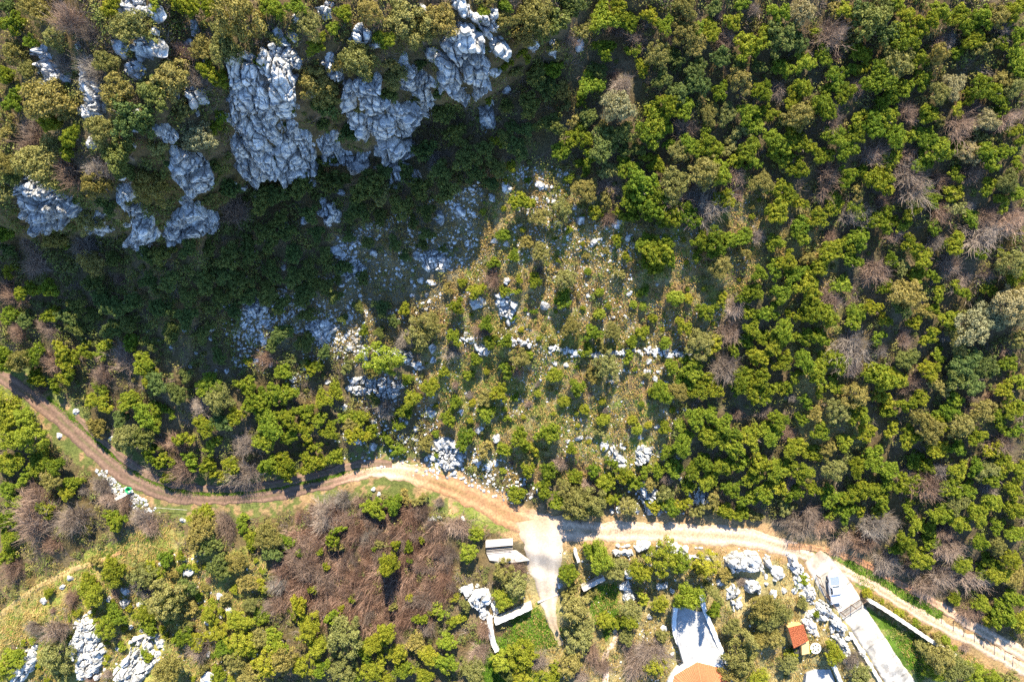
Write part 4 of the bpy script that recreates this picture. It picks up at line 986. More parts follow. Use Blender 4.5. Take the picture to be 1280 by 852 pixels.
def crown(seed, ncl, per, size, rc=(0.24, 0.40), height=0.85, z0=1.0, flat=0.0, lob=0.25):
    r = np.random.default_rng(seed)
    k = np.arange(ncl) + 0.5
    ph = np.arccos(1 - 1.55 * k / ncl); th = math.pi * (1 + 5 ** 0.5) * k
    d = np.stack([np.sin(ph) * np.cos(th), np.sin(ph) * np.sin(th), np.cos(ph)], 1) + r.normal(size=(ncl, 3)) * 0.16
    d /= np.linalg.norm(d, axis=1, keepdims=True)
    lobe = 1 + lob * vnoise(d[:, 0] * 1.6 + seed, d[:, 1] * 1.6, d[:, 2] * 1.6, seed=seed)
    rad = r.uniform(*rc, ncl) * np.where(r.random(ncl) < 0.2, 0.7, 1.0)
    cen = d * ((1.02 - rad) * r.uniform(0.80, 1.06, ncl) * lobe)[:, None]
    cen[:, 2] *= height; cen[:, 2] += z0
    ang = np.arctan2(d[:, 1], d[:, 0]); gap = vnoise(np.cos(ang) * 1.7 + seed, np.sin(ang) * 1.7, d[:, 2] * 1.5, seed=seed + 5)
    cut = (gap < np.quantile(gap, 0.14)) & (d[:, 2] < 0.85); cen, rad = cen[~cut], rad[~cut]
    V, t = leaves(cen, rad, per, size, r)
    # loose inner fill so that the sky does not shine straight through
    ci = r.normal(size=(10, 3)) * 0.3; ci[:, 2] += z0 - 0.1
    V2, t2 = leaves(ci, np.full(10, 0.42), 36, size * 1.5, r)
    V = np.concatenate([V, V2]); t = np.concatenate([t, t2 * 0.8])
    return V, t
def compound(seed, nsub, ncl, per, size, height=0.85, z0=0.95, rs=(0.30, 0.52)):
    r = np.random.default_rng(seed); Vs = []; Ts = []
    for i in range(nsub):
        a = i * 2.399963 + r.uniform(-0.4, 0.4); q = 0.68 * math.sqrt((i + 0.35) / nsub) * r.uniform(0.85, 1.2)
        R = r.uniform(*rs); zc = z0 * r.uniform(0.72, 1.12) + 0.18 * (1 - q)
        k = np.arange(ncl) + 0.5; ph = np.arccos(1 - 1.5 * k / ncl); th = math.pi * (1 + 5 ** 0.5) * k + r.uniform(0, 6)
        d = np.stack([np.sin(ph) * np.cos(th), np.sin(ph) * np.sin(th), np.cos(ph)], 1) + r.normal(size=(ncl, 3)) * 0.22
        d /= np.linalg.norm(d, axis=1, keepdims=True)
        rad = R * r.uniform(0.24, 0.44, ncl)
        cen = d * (R * r.uniform(0.6, 1.0, ncl) * r.uniform(0.9, 1.1))[:, None] * np.array([1, 1, height]) + np.array([q * math.cos(a), q * math.sin(a), zc])
        keep = r.random(ncl) > 0.12
        V, t = leaves(cen[keep], rad[keep], per, size, r); Vs.append(V); Ts.append(np.clip(t * 0.85 + 0.22 * (r.random() - 0.3), 0, 1))
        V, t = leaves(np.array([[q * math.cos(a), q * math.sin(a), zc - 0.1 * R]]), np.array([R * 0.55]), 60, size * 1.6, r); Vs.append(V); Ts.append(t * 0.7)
    return np.concatenate(Vs), np.concatenate(Ts)
def twig_mesh(segs, r0s, r1s):
    """triangular tapered prisms from (n,2,3) segments"""
    a, b = segs[:, 0], segs[:, 1]; d = b - a; d /= np.linalg.norm(d, axis=1, keepdims=True) + 1e-9
    ref = np.where(np.abs(d[:, 2:3]) > 0.9, np.array([[1.0, 0, 0]]), np.array([[0, 0, 1.0]]))
    u = np.cross(d, ref); u /= np.linalg.norm(u, axis=1, keepdims=True) + 1e-9; v = np.cross(d, u)
    V = []
    for p, rr_ in ((a, r0s), (b, r1s)):
        for k in range(3):
            an = 2 * math.pi * k / 3; V.append(p + (u * math.cos(an) + v * math.sin(an)) * rr_[:, None])
    V = np.stack(V, 1).reshape(-1, 3); n = len(segs); base = np.arange(n)[:, None] * 6
    F = np.concatenate([base + np.array([[k, (k + 1) % 3, 3 + (k + 1) % 3, 3 + k]]) for k in range(3)])
    return V, F
def bare(seed, nmain=70, spread=1.0):
    r = np.random.default_rng(seed); S = []; R0 = []; R1 = []; TT = []
    lean = r.normal(size=2) * 0.2; nb = r.integers(3, 7)
    bases = [np.array([math.cos(a) * q, math.sin(a) * q, 0.0]) for a, q in zip(r.uniform(0, 6.28, nb), r.uniform(0.05, 0.55, nb))]
    bl = r.uniform(0.5, 1.0, nb)
    for i in range(nmain):
        bi = r.integers(nb); th = r.uniform(0, 6.283); el = r.uniform(0.35, 1.55)
        d = np.array([math.cos(th) * math.cos(el) * spread + lean[0], math.sin(th) * math.cos(el) * spread + lean[1], math.sin(el)]) + bases[bi] * 0.5
        L = bl[bi] * r.uniform(0.55, 1.05); p = bases[bi] + np.array([r.normal() * 0.08, r.normal() * 0.08, 0.05]); tt = 0.5 * r.random() + 0.5 * (bi / nb)
        for s in range(3):
            q = p + (d + r.normal(size=3) * 0.30) * L / 3
            w0 = 0.012 * (1 - s * 0.27); S.append((p, q)); R0.append(w0); R1.append(w0 * 0.72); TT.append(tt)
            for m in range(7):
                dd = d + r.normal(size=3) * 0.6; f = r.random(); a = p + (q - p) * f; e = a + dd * r.uniform(0.08, 0.26)
                S.append((a, e)); R0.append(0.0068); R1.append(0.004); TT.append(min(1, tt * 0.6 + r.random() * 0.5))
                S.append((e, e + (dd + r.normal(size=3) * 0.7) * r.uniform(0.06, 0.16))); R0.append(0.0045); R1.append(0.003); TT.append(min(1, tt * 0.6 + r.random() * 0.5))
            p = q
    S = np.array(S); V, F = twig_mesh(S, np.array(R0), np.array(R1))
    return V, F, np.repeat(np.array(TT) * 0.7, 6)
def trunk_mesh(seed, z1=0.95):
    r = random.Random(seed); bm = bmesh.new()
    pts = [Vector((0, 0, -0.25))]; 
    for k in range(1, 5): pts.append(Vector((r.uniform(-.06, .06) * k, r.uniform(-.06, .06) * k, -0.25 + (z1 + 0.1) * k / 4)))
    add_tube(bm, pts, 0.10, 0.05, 7)
    for k in range(5):
        t = k * 1.26 + r.uniform(0, 0.6); p = pts[2 + k % 2]
        add_tube(bm, [p, p + Vector((math.cos(t) * 0.3, math.sin(t) * 0.3, 0.28)), p + Vector((math.cos(t) * 0.6, math.sin(t) * 0.6, 0.62))], 0.05, 0.018, 5)
    me_o = from_bm('trunk', bm, M_BARK); me = me_o.data; bpy.data.objects.remove(me_o); return me
TRUNKS = [trunk_mesh(s) for s in range(4)]
def leaf_me(V, t, mat): return mk('crown', V, quadF(len(V) // 4), mat, link=False, tint=t).data
SHAPES = {
    'big': [compound(10 + s, 6 + s % 4, 15, 62, 0.050) for s in range(9)],
    'fine': [crown(40 + s, 60, 120, 0.044, (0.13, 0.26), 0.9, 1.05, lob=0.7) for s in range(3)] + [compound(140 + s, 5 + s, 18, 70, 0.042, 0.9, 1.0, (0.36, 0.56)) for s in range(4)],
    'small': [compound(70 + s, 3 + s % 3, 13, 60, 0.066, 0.85, 0.75, (0.40, 0.62)) for s in range(8)],
    'round': [crown(90 + s, 38, 90, 0.062, (0.19, 0.32), 0.85, 0.72, lob=0.25) for s in range(5)],
}
CM = {}
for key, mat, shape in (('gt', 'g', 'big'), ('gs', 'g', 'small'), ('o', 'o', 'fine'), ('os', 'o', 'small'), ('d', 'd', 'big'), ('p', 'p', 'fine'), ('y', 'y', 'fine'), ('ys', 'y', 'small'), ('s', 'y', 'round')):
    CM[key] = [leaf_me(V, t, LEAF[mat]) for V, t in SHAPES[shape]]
def cyp(seed):
    r = np.random.default_rng(seed); n = 40
    z = np.linspace(0.3, 5.6, n); rad = 0.95 * np.sin(np.clip((z / 6.0), 0, 1) ** 0.75 * math.pi) ** 0.7 * 0.62 + 0.12
    th = r.uniform(0, 6.28, n); cen = np.stack([np.cos(th) * rad * 0.4, np.sin(th) * rad * 0.4, z], 1)
    V, t = leaves(cen, rad * 0.75, 70, 0.10, r); return V, t
CM['c'] = [leaf_me(*cyp(s), LEAF['o']) for s in (1, 2)]
BARE = []; BROWN = []
for s in range(10):
    V, F, t = bare(600 + s, 90 + 8 * (s % 4)); BARE.append(mk('bare_shrub', V, F, M_TWIG, link=False, tint=t).data)
    if s < 6: BROWN.append(mk('dry_brown_shrub', V, F, M_BRAM, link=False, tint=np.clip(t * 1.3, 0, 1)).data)

# ------------------------------------------------------------------ plants, tile by tile
PAVED = [[(640, 640), (712, 640), (705, 760), (700, 800), (680, 770), (640, 700)], [(1005, 690), (1050, 690), (1095, 760), (1160, 870), (1090, 870), (1050, 790), (1015, 730)],
         [(838, 752), (880, 752), (912, 830), (920, 870), (835, 870), (838, 800)], [(604, 670), (664, 670), (664, 706), (604, 706)]]
PL = []
PL += T(0, 0, '''g 45 85 55;g 115 160 35;o 60 200 50;o 150 60 55;b 260 70 90;b 330 110 60;o 490 100 70;o 390 235 60;b 360 260 60;o 900 70 110;o 840 160 70;o 760 180 45;g 770 265 50;g 830 290 45;o 180 370 90;g 50 380 50;g 190 460 55;o 25 500 40;g 270 510 45;b 110 470 45;b 130 530 60;o 20 610 45;o 160 600 75;b 260 640 60;o 430 350 75;d 480 440 90;o 400 490 60;d 450 570 90;o 630 280 90;d 600 380 70;o 570 700 75;p 740 510 75;g 800 480 40;g 835 440 35;g 250 560 45;o 360 700 60;b 350 620 60;o 20 720 40;o 340 820 50;b 730 290 50;o 690 420 40;d 860 700 60;b 880 800 60;o 780 740 40;g 420 20 45;g 590 30 30;g 700 20 55;g 780 30 50;o 110 270 45;g 20 280 45;o 210 150 50;b 680 180 50;d 800 620 40;o 590 560 40;d 470 640 60;b 240 240 45;o 110 20 50;d 30 30 40;o 470 760 35;d 540 480 50;g 100 330 30;o 260 430 40;d 60 660 40;o 560 130 25;d 400 780 45;b 400 650 40''')
PL += T(1, 0, '''g 60 30 50;g 150 20 50;o 20 80 40;o 190 90 60;g 330 55 42;g 290 110 35;g 225 180 45;o 420 40 60;o 560 90 75;o 620 130 70;o 690 80 65;g 480 140 45;o 390 230 75;o 330 240 45;o 510 290 55;d 500 350 40;o 220 310 75;d 260 400 70;o 270 350 60;o 70 140 35;g 20 230 30;d 340 500 50;d 250 470 40;d 420 700 80;d 300 680 70;d 160 700 70;d 80 730 60;d 700 420 60;d 740 500 60;d 640 560 60;d 560 640 45;d 690 640 60;d 780 600 60;d 620 700 60;d 720 720 60;d 820 660 50;d 480 640 40;b 660 600 40;o 940 80 45;g 945 240 25;g 870 375 22;g 905 530 28;g 910 265 20;d 940 400 40;d 850 560 50;d 900 620 50;o 470 740 50;d 380 790 60;d 540 780 60;d 90 820 50;d 200 800 50;g 850 50 30;g 930 20 30;o 880 15 30;b 20 300 40;o 600 360 35;d 620 240 30;d 20 760 60;d 690 350 30;d 880 690 40;o 330 130 25;d 460 820 50;d 590 830 45;o 530 30 40;g 250 140 25;o 500 240 35;d 930 520 40;d 640 790 45;d 270 600 45;d 230 640 35''')
PL += T(2, 0, '''o 90 50 90;o 60 130 60;d 150 90 80;o 10 270 35;g 40 205 35;d 220 40 60;g 340 60 65;g 400 30 50;g 440 80 50;g 345 180 60;g 290 310 55;g 520 60 50;g 570 100 45;o 650 130 55;g 690 110 40;o 650 30 50;g 745 110 45;g 830 70 45;g 890 180 75;o 700 170 45;p 400 400 82;o 200 400 30;o 240 450 40;d 90 280 60;d 130 330 60;o 190 340 40;d 60 400 60;d 140 460 70;g 240 510 60;g 180 565 45;d 340 540 70;d 410 500 60;g 460 190 40;o 540 210 55;g 490 255 35;d 560 300 50;b 420 310 50;b 460 150 50;d 640 340 60;d 700 320 60;g 780 340 45;o 850 300 50;g 930 340 45;g 590 390 60;g 650 410 45;g 540 440 60;g 520 510 65;g 570 480 45;o 740 430 45;o 800 430 45;g 730 465 25;b 640 480 60;g 880 420 50;g 940 420 40;g 920 470 40;o 860 500 40;b 870 530 30;g 720 540 65;g 660 540 45;o 620 570 45;g 890 560 45;g 840 600 40;g 910 615 35;o 720 640 75;g 770 640 55;b 830 650 50;g 550 615 45;g 590 545 30;g 290 590 45;g 270 620 35;g 430 620 45;o 360 640 40;g 480 690 75;g 440 740 50;o 270 710 60;o 600 690 70;g 540 720 50;b 600 740 70;b 720 770 90;g 790 740 45;g 520 780 65;g 450 800 40;g 400 805 30;g 590 800 50;b 360 820 50;g 220 670 30;g 40 760 60;o 100 810 55;o 180 790 50;g 320 800 40;o 350 740 40;g 670 820 50;b 690 800 60;g 0 620 30;o 930 680 45;g 570 840 40;b 350 700 40;g 500 580 40;d 620 220 40;d 700 250 50;d 780 220 50;d 850 240 40;d 20 560 50;d 60 480 40;d 290 440 45;d 320 250 45;d 470 560 40;d 930 250 40;d 760 30 40;b 770 60 35;g 860 20 35;d 590 220 40;d 420 560 40;d 10 480 45''')
PL += T(3, 0, '''g 40 50 50;p 130 40 60;d 60 120 60;d 110 160 50;b 240 130 80;g 300 40 45;d 390 80 80;d 440 120 60;d 350 40 60;g 480 20 40;g 520 60 45;g 590 80 60;g 650 40 55;g 720 50 50;g 760 90 50;g 810 70 50;o 860 60 50;g 930 40 55;b 880 110 60;g 870 160 40;g 780 150 50;o 810 180 40;g 940 130 40;g 930 210 45;g 210 200 45;g 140 240 50;g 60 250 45;g 350 200 45;o 490 230 70;g 570 210 45;o 640 210 50;g 530 140 60;g 460 160 30;g 260 300 50;g 410 300 70;g 290 350 45;g 210 400 60;g 130 330 50;o 110 430 60;g 20 430 35;g 90 370 45;g 520 330 45;g 580 300 45;o 640 350 45;p 700 320 45;g 750 360 40;g 825 340 55;g 880 380 45;o 880 300 40;g 860 420 35;g 940 280 40;o 920 330 45;p 820 460 45;g 710 410 35;b 720 460 80;b 900 440 60;g 600 430 50;o 640 450 30;b 520 420 60;g 440 430 55;g 390 470 50;g 330 450 40;g 140 540 60;g 40 530 55;g 90 490 40;b 240 440 60;g 240 500 45;g 300 560 55;g 220 580 50;g 480 510 50;g 540 500 40;b 400 570 70;g 110 630 45;g 30 580 40;b 220 660 70;g 290 660 50;g 420 680 60;b 540 660 80;g 580 600 50;g 640 560 55;g 600 520 45;b 650 670 60;g 700 650 40;g 720 560 40;p 770 560 50;g 830 590 60;g 890 570 45;g 920 490 40;o 800 520 40;g 930 620 35;b 770 660 50;g 820 700 40;o 900 680 45;g 940 720 45;g 690 720 40;g 620 740 45;g 540 780 50;g 590 700 35;b 660 780 60;b 830 800 70;g 760 820 40;g 880 760 40;b 920 820 60;g 430 830 55;g 340 790 45;b 310 800 60;g 250 760 45;g 190 810 50;g 80 720 50;g 30 700 45;g 40 790 50;g 120 760 40;o 340 720 40;g 120 840 40;g 500 840 40;g 620 840 40;o 700 780 40;g 360 250 40;g 190 130 35;b 30 330 45;g 150 420 35;b 330 330 40;d 440 40 45;d 20 180 50;g 60 600 40;g 460 600 40;g 350 640 35''')
PL += T(0, 1, '''g 20 20 40;o 210 40 50;g 240 50 30;b 310 70 70;o 350 130 50;b 130 130 60;g 40 165 35;b 40 260 60;g 110 240 50;g 190 235 50;o 160 200 40;d 340 210 60;b 455 200 30;g 40 330 40;g 190 330 40;b 180 380 50;b 70 390 40;d 90 350 40;g 30 490 55;o 100 500 50;g 130 470 45;b 180 515 50;g 230 460 45;g 260 510 50;g 250 560 40;g 150 560 40;b 150 610 30;g 215 590 30;g 320 460 40;g 390 460 35;g 490 430 40;b 480 500 60;b 390 560 60;g 540 500 50;o 440 500 40;g 550 555 45;g 380 605 35;g 370 660 50;g 480 650 50;g 540 700 50;g 590 680 40;g 640 690 30;g 580 730 40;o 360 765 40;o 480 790 50;d 540 800 50;g 770 590 50;o 810 640 65;b 750 670 50;g 930 500 20;g 920 600 45;g 940 660 50;g 880 710 50;g 760 740 50;d 830 730 60;g 690 790 35;b 650 810 50;b 920 810 50;g 800 820 40;g 580 840 40;y 40 650 60;y 100 700 50;y 20 720 60;y 130 780 60;y 60 800 60;y 160 830 35;d 500 280 50;d 600 300 50;d 560 200 50;d 420 300 50;d 640 390 55;d 700 330 50;d 420 380 50;d 480 360 50;d 820 270 50;d 900 200 60;d 760 200 60;d 860 100 60;d 620 100 60;d 700 80 55;d 930 80 60;d 820 480 50;d 560 440 45;d 300 300 50;d 280 380 45;d 660 620 50;d 250 330 45;d 560 110 45;d 780 70 45;d 640 200 50;d 700 260 45;d 380 260 45;d 840 180 45;d 880 320 45;d 760 400 40;d 590 580 45;d 450 720 40;d 700 560 40;d 420 120 45;d 30 80 40;b 100 60 45;d 340 330 40;d 930 260 45''')
PL += T(1, 1, '''d 60 60 50;d 140 100 50;d 60 180 50;d 200 170 50;d 250 220 50;d 180 250 50;d 330 150 50;d 400 190 50;d 40 250 50;d 300 260 50;d 560 110 40;d 520 60 50;d 620 70 40;d 470 300 60;d 520 350 45;d 100 290 50;d 640 30 50;d 700 80 30;d 380 300 40;g 560 310 30;o 720 230 28;g 775 210 25;g 830 240 45;g 750 290 45;o 650 360 55;b 570 420 45;o 610 410 50;g 740 420 45;b 740 470 40;y 480 490 75;o 430 540 35;o 340 520 35;g 110 545 40;g 220 530 35;g 70 620 60;g 40 640 40;g 250 640 50;g 300 610 35;g 120 710 50;g 50 740 50;g 190 690 40;g 240 720 45;g 270 770 45;g 180 770 45;o 350 750 45;g 390 715 35;g 390 780 50;g 440 760 35;b 470 680 50;g 570 570 25;g 660 600 45;g 580 640 40;g 560 690 40;g 530 740 35;g 490 800 35;g 530 835 30;g 700 540 30;g 750 655 35;g 720 720 45;g 775 800 50;g 860 700 40;g 800 560 35;g 830 490 35;g 880 430 35;g 860 360 45;b 850 390 40;g 930 240 30;b 890 190 40;g 930 30 35;g 890 130 35;g 940 530 40;g 920 620 45;o 860 640 40;g 940 720 25;g 670 775 25;o 630 810 40;g 410 390 25;d 330 345 30;b 50 490 40;g 940 430 40;o 850 830 40;g 930 830 40;d 30 30 50;d 260 100 45;d 130 190 50;d 120 20 45;d 420 60 45;d 350 40 45;d 230 20 45;d 100 400 45;d 190 430 45;d 260 470 45;d 60 440 35;g 120 620 45;g 20 690 40;g 120 780 45;g 30 800 45;d 460 390 40;g 330 720 30;g 220 820 40;d 190 330 40;d 300 200 35;d 440 640 30''')
PL += T(2, 1, '''g 210 10 25;o 110 90 55;g 10 110 30;g 90 190 45;o 205 190 60;g 190 265 45;s 330 245 25;s 325 325 28;o 215 370 52;o 380 385 45;g 300 400 45;o 335 440 35;g 280 460 40;g 495 400 35;g 450 425 30;s 577 432 32;g 640 365 42;s 525 340 25;s 455 290 18;s 490 295 20;s 610 270 40;s 665 265 25;g 500 240 28;o 410 175 25;g 395 50 35;g 430 110 30;g 545 95 80;g 500 60 45;g 580 50 50;g 540 150 45;g 500 130 40;g 590 130 40;g 710 60 50;g 760 50 60;g 820 60 50;g 700 100 40;o 780 145 50;g 760 90 45;o 870 90 40;g 730 310 45;o 700 435 60;g 760 440 40;b 820 290 50;b 820 400 65;b 800 520 70;g 790 270 35;g 870 260 40;g 900 240 45;g 890 320 40;g 900 380 45;g 940 320 40;g 930 170 45;g 880 430 40;g 920 480 50;o 350 515 50;o 310 550 40;g 440 480 35;s 165 550 38;g 240 605 50;s 200 655 28;s 275 685 25;s 340 650 20;b 345 685 18;s 340 720 35;s 450 720 25;s 465 755 28;o 30 490 45;b 20 540 40;g 10 640 25;s 100 620 20;g 40 790 55;g 110 770 40;g 150 770 50;g 220 830 35;g 70 830 40;o 330 770 30;g 580 750 40;g 600 520 45;g 680 540 50;g 650 580 40;g 560 620 50;o 620 610 45;g 700 600 45;g 760 610 45;g 830 600 35;g 870 570 55;g 930 560 50;g 900 620 50;g 940 640 45;g 690 720 50;g 740 710 45;g 790 740 50;g 760 780 50;g 820 780 45;g 720 760 40;g 820 830 50;g 900 790 50;g 940 760 40;g 640 820 45;g 580 840 40;g 660 500 40;g 740 560 40;s 790 800 30;o 60 60 40;g 870 30 40;b 920 30 40;g 940 410 35;g 830 460 35;b 100 160 20;g 30 190 25;s 60 480 25;g 660 780 30;s 480 250 14;s 560 380 12;s 240 700 14;s 520 620 22;s 630 740 24;g 20 240 22;s 100 420 14''')
PL += T(3, 1, '''g 30 50 45;g 70 120 50;o 150 120 35;g 240 90 65;g 300 60 50;g 350 40 60;g 320 120 50;g 200 140 45;g 150 230 55;g 60 250 50;b 240 280 50;g 160 310 55;g 220 330 45;g 330 340 50;b 410 160 65;o 500 150 35;g 560 180 40;g 610 180 35;b 690 140 70;g 800 90 45;o 900 140 60;b 820 20 80;o 520 240 75;d 500 300 60;g 400 300 45;g 640 250 35;g 680 340 50;p 760 370 70;p 860 340 60;p 900 290 70;p 940 340 40;o 720 420 50;g 550 360 35;g 410 410 35;b 320 440 75;g 60 390 50;g 30 430 50;g 130 410 50;g 200 420 45;g 60 500 50;g 140 500 50;g 180 550 50;g 260 500 45;g 20 600 40;g 70 600 35;g 140 650 40;g 40 720 50;g 20 780 45;g 100 830 50;g 200 760 50;o 270 680 45;g 350 700 50;g 420 560 65;g 480 560 50;g 380 540 40;o 330 620 50;g 460 760 40;g 540 780 50;o 590 740 60;g 640 740 45;g 580 640 50;g 520 660 45;d 520 490 50;g 600 530 45;o 640 590 40;g 690 690 45;o 720 740 50;g 290 800 40;d 740 500 60;d 780 580 60;d 700 560 60;d 820 520 50;g 900 610 50;g 930 680 45;g 870 720 45;b 880 810 60;g 920 760 40;g 940 570 40;o 800 690 45;g 780 780 45;g 720 830 45;g 640 830 45;g 840 830 40;g 370 780 45;b 300 540 45;g 700 640 40;o 940 250 50;o 930 420 40;g 130 30 45;g 90 180 40;g 20 160 40;g 20 310 40;g 100 330 40;b 220 250 40;g 270 210 40;g 440 220 40;g 460 120 35;g 590 110 45;g 540 60 45;b 620 50 50;g 700 60 45;b 740 200 45;g 720 240 40;g 830 230 40;g 620 300 35;o 590 320 40;g 440 350 35;b 470 30 40;g 220 490 40;g 250 590 40;g 100 560 35;g 430 640 40;g 450 690 40;g 620 700 40;g 130 720 35;o 230 830 40;g 400 840 40;g 900 510 40;b 900 470 35;g 880 100 35;g 940 180 45;g 640 480 35;b 660 410 35''')
PL += T(0, 2, '''g 30 30 50;g 130 40 45;g 200 40 45;o 200 90 45;g 280 100 35;g 30 130 40;g 90 90 40;b 140 130 50;b 120 250 90;b 270 230 75;b 40 420 55;g 20 240 45;g 30 310 45;b 400 165 40;g 440 240 50;b 520 230 45;b 550 270 45;g 760 220 50;o 750 290 70;b 850 260 60;d 780 340 60;d 830 430 60;o 890 400 50;g 940 320 40;g 910 260 35;o 620 530 80;d 640 570 70;d 700 490 50;g 430 430 60;o 540 450 45;g 350 530 60;g 330 490 50;g 430 610 50;g 390 640 40;o 640 790 80;g 680 680 50;g 740 700 45;g 900 620 50;o 940 560 45;o 930 480 45;g 620 390 35;g 580 430 40;g 540 590 40;o 200 760 70;g 40 760 45;g 20 800 45;b 210 650 60;b 270 540 35;b 540 510 45;b 740 740 55;o 880 780 60;g 840 720 45;g 900 700 50;g 790 600 40;b 380 110 45;b 580 70 60;b 700 60 80;g 640 80 30;g 720 20 40;b 920 90 70;g 870 40 45;g 620 20 40;o 360 400 30;b 100 190 45;g 180 200 40;b 200 330 40;g 30 380 40;g 250 140 35;g 60 180 35;b 320 130 30;o 330 270 30;b 470 180 35;o 690 640 40;g 560 640 40;o 500 440 35;g 820 660 45;g 940 720 45;o 930 830 50;o 250 820 40;b 120 640 40;g 180 520 25;g 460 800 25;g 550 750 30;o 700 570 40;g 820 820 40;g 780 30 40;g 820 70 35''')
PL += T(1, 2, '''g 50 40 50;g 200 40 50;g 110 20 45;g 300 10 40;o 40 300 50;o 50 310 60;d 60 370 50;y 505 390 42;g 800 370 52;g 820 290 40;b 745 270 60;g 580 345 25;g 530 330 25;o 620 170 35;g 440 190 45;g 520 190 45;b 250 240 70;b 320 170 50;b 410 300 40;b 330 250 45;o 330 670 75;g 200 640 60;g 140 590 40;g 230 720 50;o 110 760 60;g 80 700 60;g 40 780 60;g 180 790 55;g 250 800 50;o 320 790 60;g 400 740 50;g 440 700 50;g 430 800 50;g 540 740 50;g 560 800 50;b 640 640 40;o 600 700 40;g 700 780 60;g 720 700 50;g 650 740 45;b 830 740 60;o 820 820 60;g 500 640 40;y 920 770 45;d 940 820 40;o 930 440 50;g 940 540 45;g 20 600 40;b 90 550 45;g 690 580 40;b 180 330 45;g 110 330 40;b 160 430 60;b 250 450 50;g 20 490 35;b 90 480 40;b 60 560 40;g 170 550 35;g 300 600 40;b 640 540 40;b 860 650 40;g 750 620 40;g 630 830 45;g 490 840 40;g 360 840 40;o 20 680 50;o 480 690 40;b 380 180 35;o 560 160 30;b 300 320 45;g 120 70 45;g 250 20 40;b 690 180 25;g 470 770 35;o 790 560 35;g 745 540 25;g 290 310 25''')
PL += T(2, 2, '''g 60 60 50;g 120 120 50;o 250 190 65;o 310 180 60;g 140 60 45;g 240 80 45;g 300 60 40;o 200 130 45;g 370 160 35;g 420 80 45;g 350 100 40;o 440 190 45;g 500 60 35;g 550 60 40;g 610 50 40;g 600 190 50;g 680 60 45;g 740 90 50;g 720 30 45;g 800 40 45;g 830 120 50;g 900 90 50;g 940 150 45;g 640 180 40;o 700 210 40;g 860 220 40;g 800 210 40;o 910 230 35;o 570 140 35;g 930 40 45;g 20 150 40;y 330 360 60;o 380 420 60;g 290 340 40;o 20 490 60;b 10 440 50;g 210 450 50;o 240 570 70;o 250 700 60;b 300 740 50;g 480 430 50;y 570 390 60;y 630 400 50;y 720 410 55;g 650 520 65;c 735 490 26;g 560 560 50;g 490 530 35;o 450 580 50;g 440 620 40;o 430 680 45;b 520 720 60;b 460 790 60;g 170 810 40;g 40 740 60;b 90 780 40;o 220 780 60;o 820 640 50;c 880 680 28;o 850 740 60;o 830 810 60;o 930 570 70;o 950 620 60;o 800 450 35;b 250 220 40;g 180 180 45;b 180 30 40;o 60 10 40;g 380 30 40;g 660 120 40;g 870 30 40;g 460 110 35;g 540 190 35;o 760 160 40;b 760 130 30;g 880 160 40;c 700 440 22;o 270 640 55;b 330 800 45;g 400 640 35;b 430 720 40;g 350 620 40;o 560 680 35;g 540 780 40;g 130 840 40;o 220 510 40;b 260 830 40;g 30 830 45;o 300 520 30;o 740 340 0;g 760 580 40;o 920 700 45;g 930 830 45;b 860 480 25''')
PL += T(3, 2, '''g 50 60 50;g 130 60 45;o 240 60 50;g 330 50 45;g 400 40 45;g 460 60 45;g 100 150 45;b 150 210 45;g 180 130 45;g 240 150 45;g 290 220 45;g 300 150 45;g 370 130 45;g 420 170 45;g 510 120 45;g 520 200 40;b 600 110 70;g 690 120 45;g 720 60 45;g 780 50 45;g 860 80 50;g 920 140 45;g 900 30 45;o 820 60 45;b 130 270 60;b 210 250 50;b 370 260 60;b 380 330 60;b 290 320 45;g 510 330 50;g 560 380 45;g 610 330 40;g 650 220 55;o 700 180 45;g 790 220 60;b 690 340 70;g 790 330 45;g 860 270 45;g 900 390 45;g 930 300 45;o 860 330 45;b 610 490 55;b 640 440 60;b 760 460 60;g 800 440 40;g 870 440 45;o 930 460 45;g 840 620 45;g 880 590 60;g 940 620 45;g 800 560 40;b 780 570 50;g 700 540 35;b 440 400 50;g 480 350 35;b 530 420 45;g 590 400 35;g 720 260 45;g 840 180 45;g 240 730 45;o 20 690 50;o 30 590 55;o 55 610 40;y 90 740 35;o 90 780 45;b 310 760 42;o 350 820 50;o 640 760 70;g 620 800 50;o 700 800 60;g 830 830 45;g 780 820 45;o 580 720 40;s 380 500 22;o 410 515 26;s 440 530 24;o 470 555 26;s 500 575 24;o 530 590 26;s 565 610 24;o 600 630 26;o 640 660 28;s 670 690 24;o 130 560 30;y 150 720 25;g 130 470 25;g 180 600 20;g 450 100 40;g 590 40 40;b 640 60 40;g 560 100 40;g 940 60 40;b 460 250 40;g 410 220 35;g 550 270 45;g 600 270 40;b 670 280 40;g 760 140 45;b 830 140 40;g 30 120 40;o 60 190 40;g 240 210 35;b 60 240 40;g 830 400 40;g 730 410 40;b 700 460 45;g 920 540 45;g 930 200 45;o 910 730 0;b 750 700 35;o 900 820 40;s 300 330 0;g 560 30 40;g 340 210 35;b 620 700 30;g 690 720 25''')
PL = [p for p in PL if p[2] > 1]
pr0 = random.Random(12)
_tries = 0; _n1 = _n2 = 0
def clear_of(x, y, r, f):
    return all((x - a) ** 2 + (y - b) ** 2 > (f * (r + c)) ** 2 for a, b, c, _ in PL)
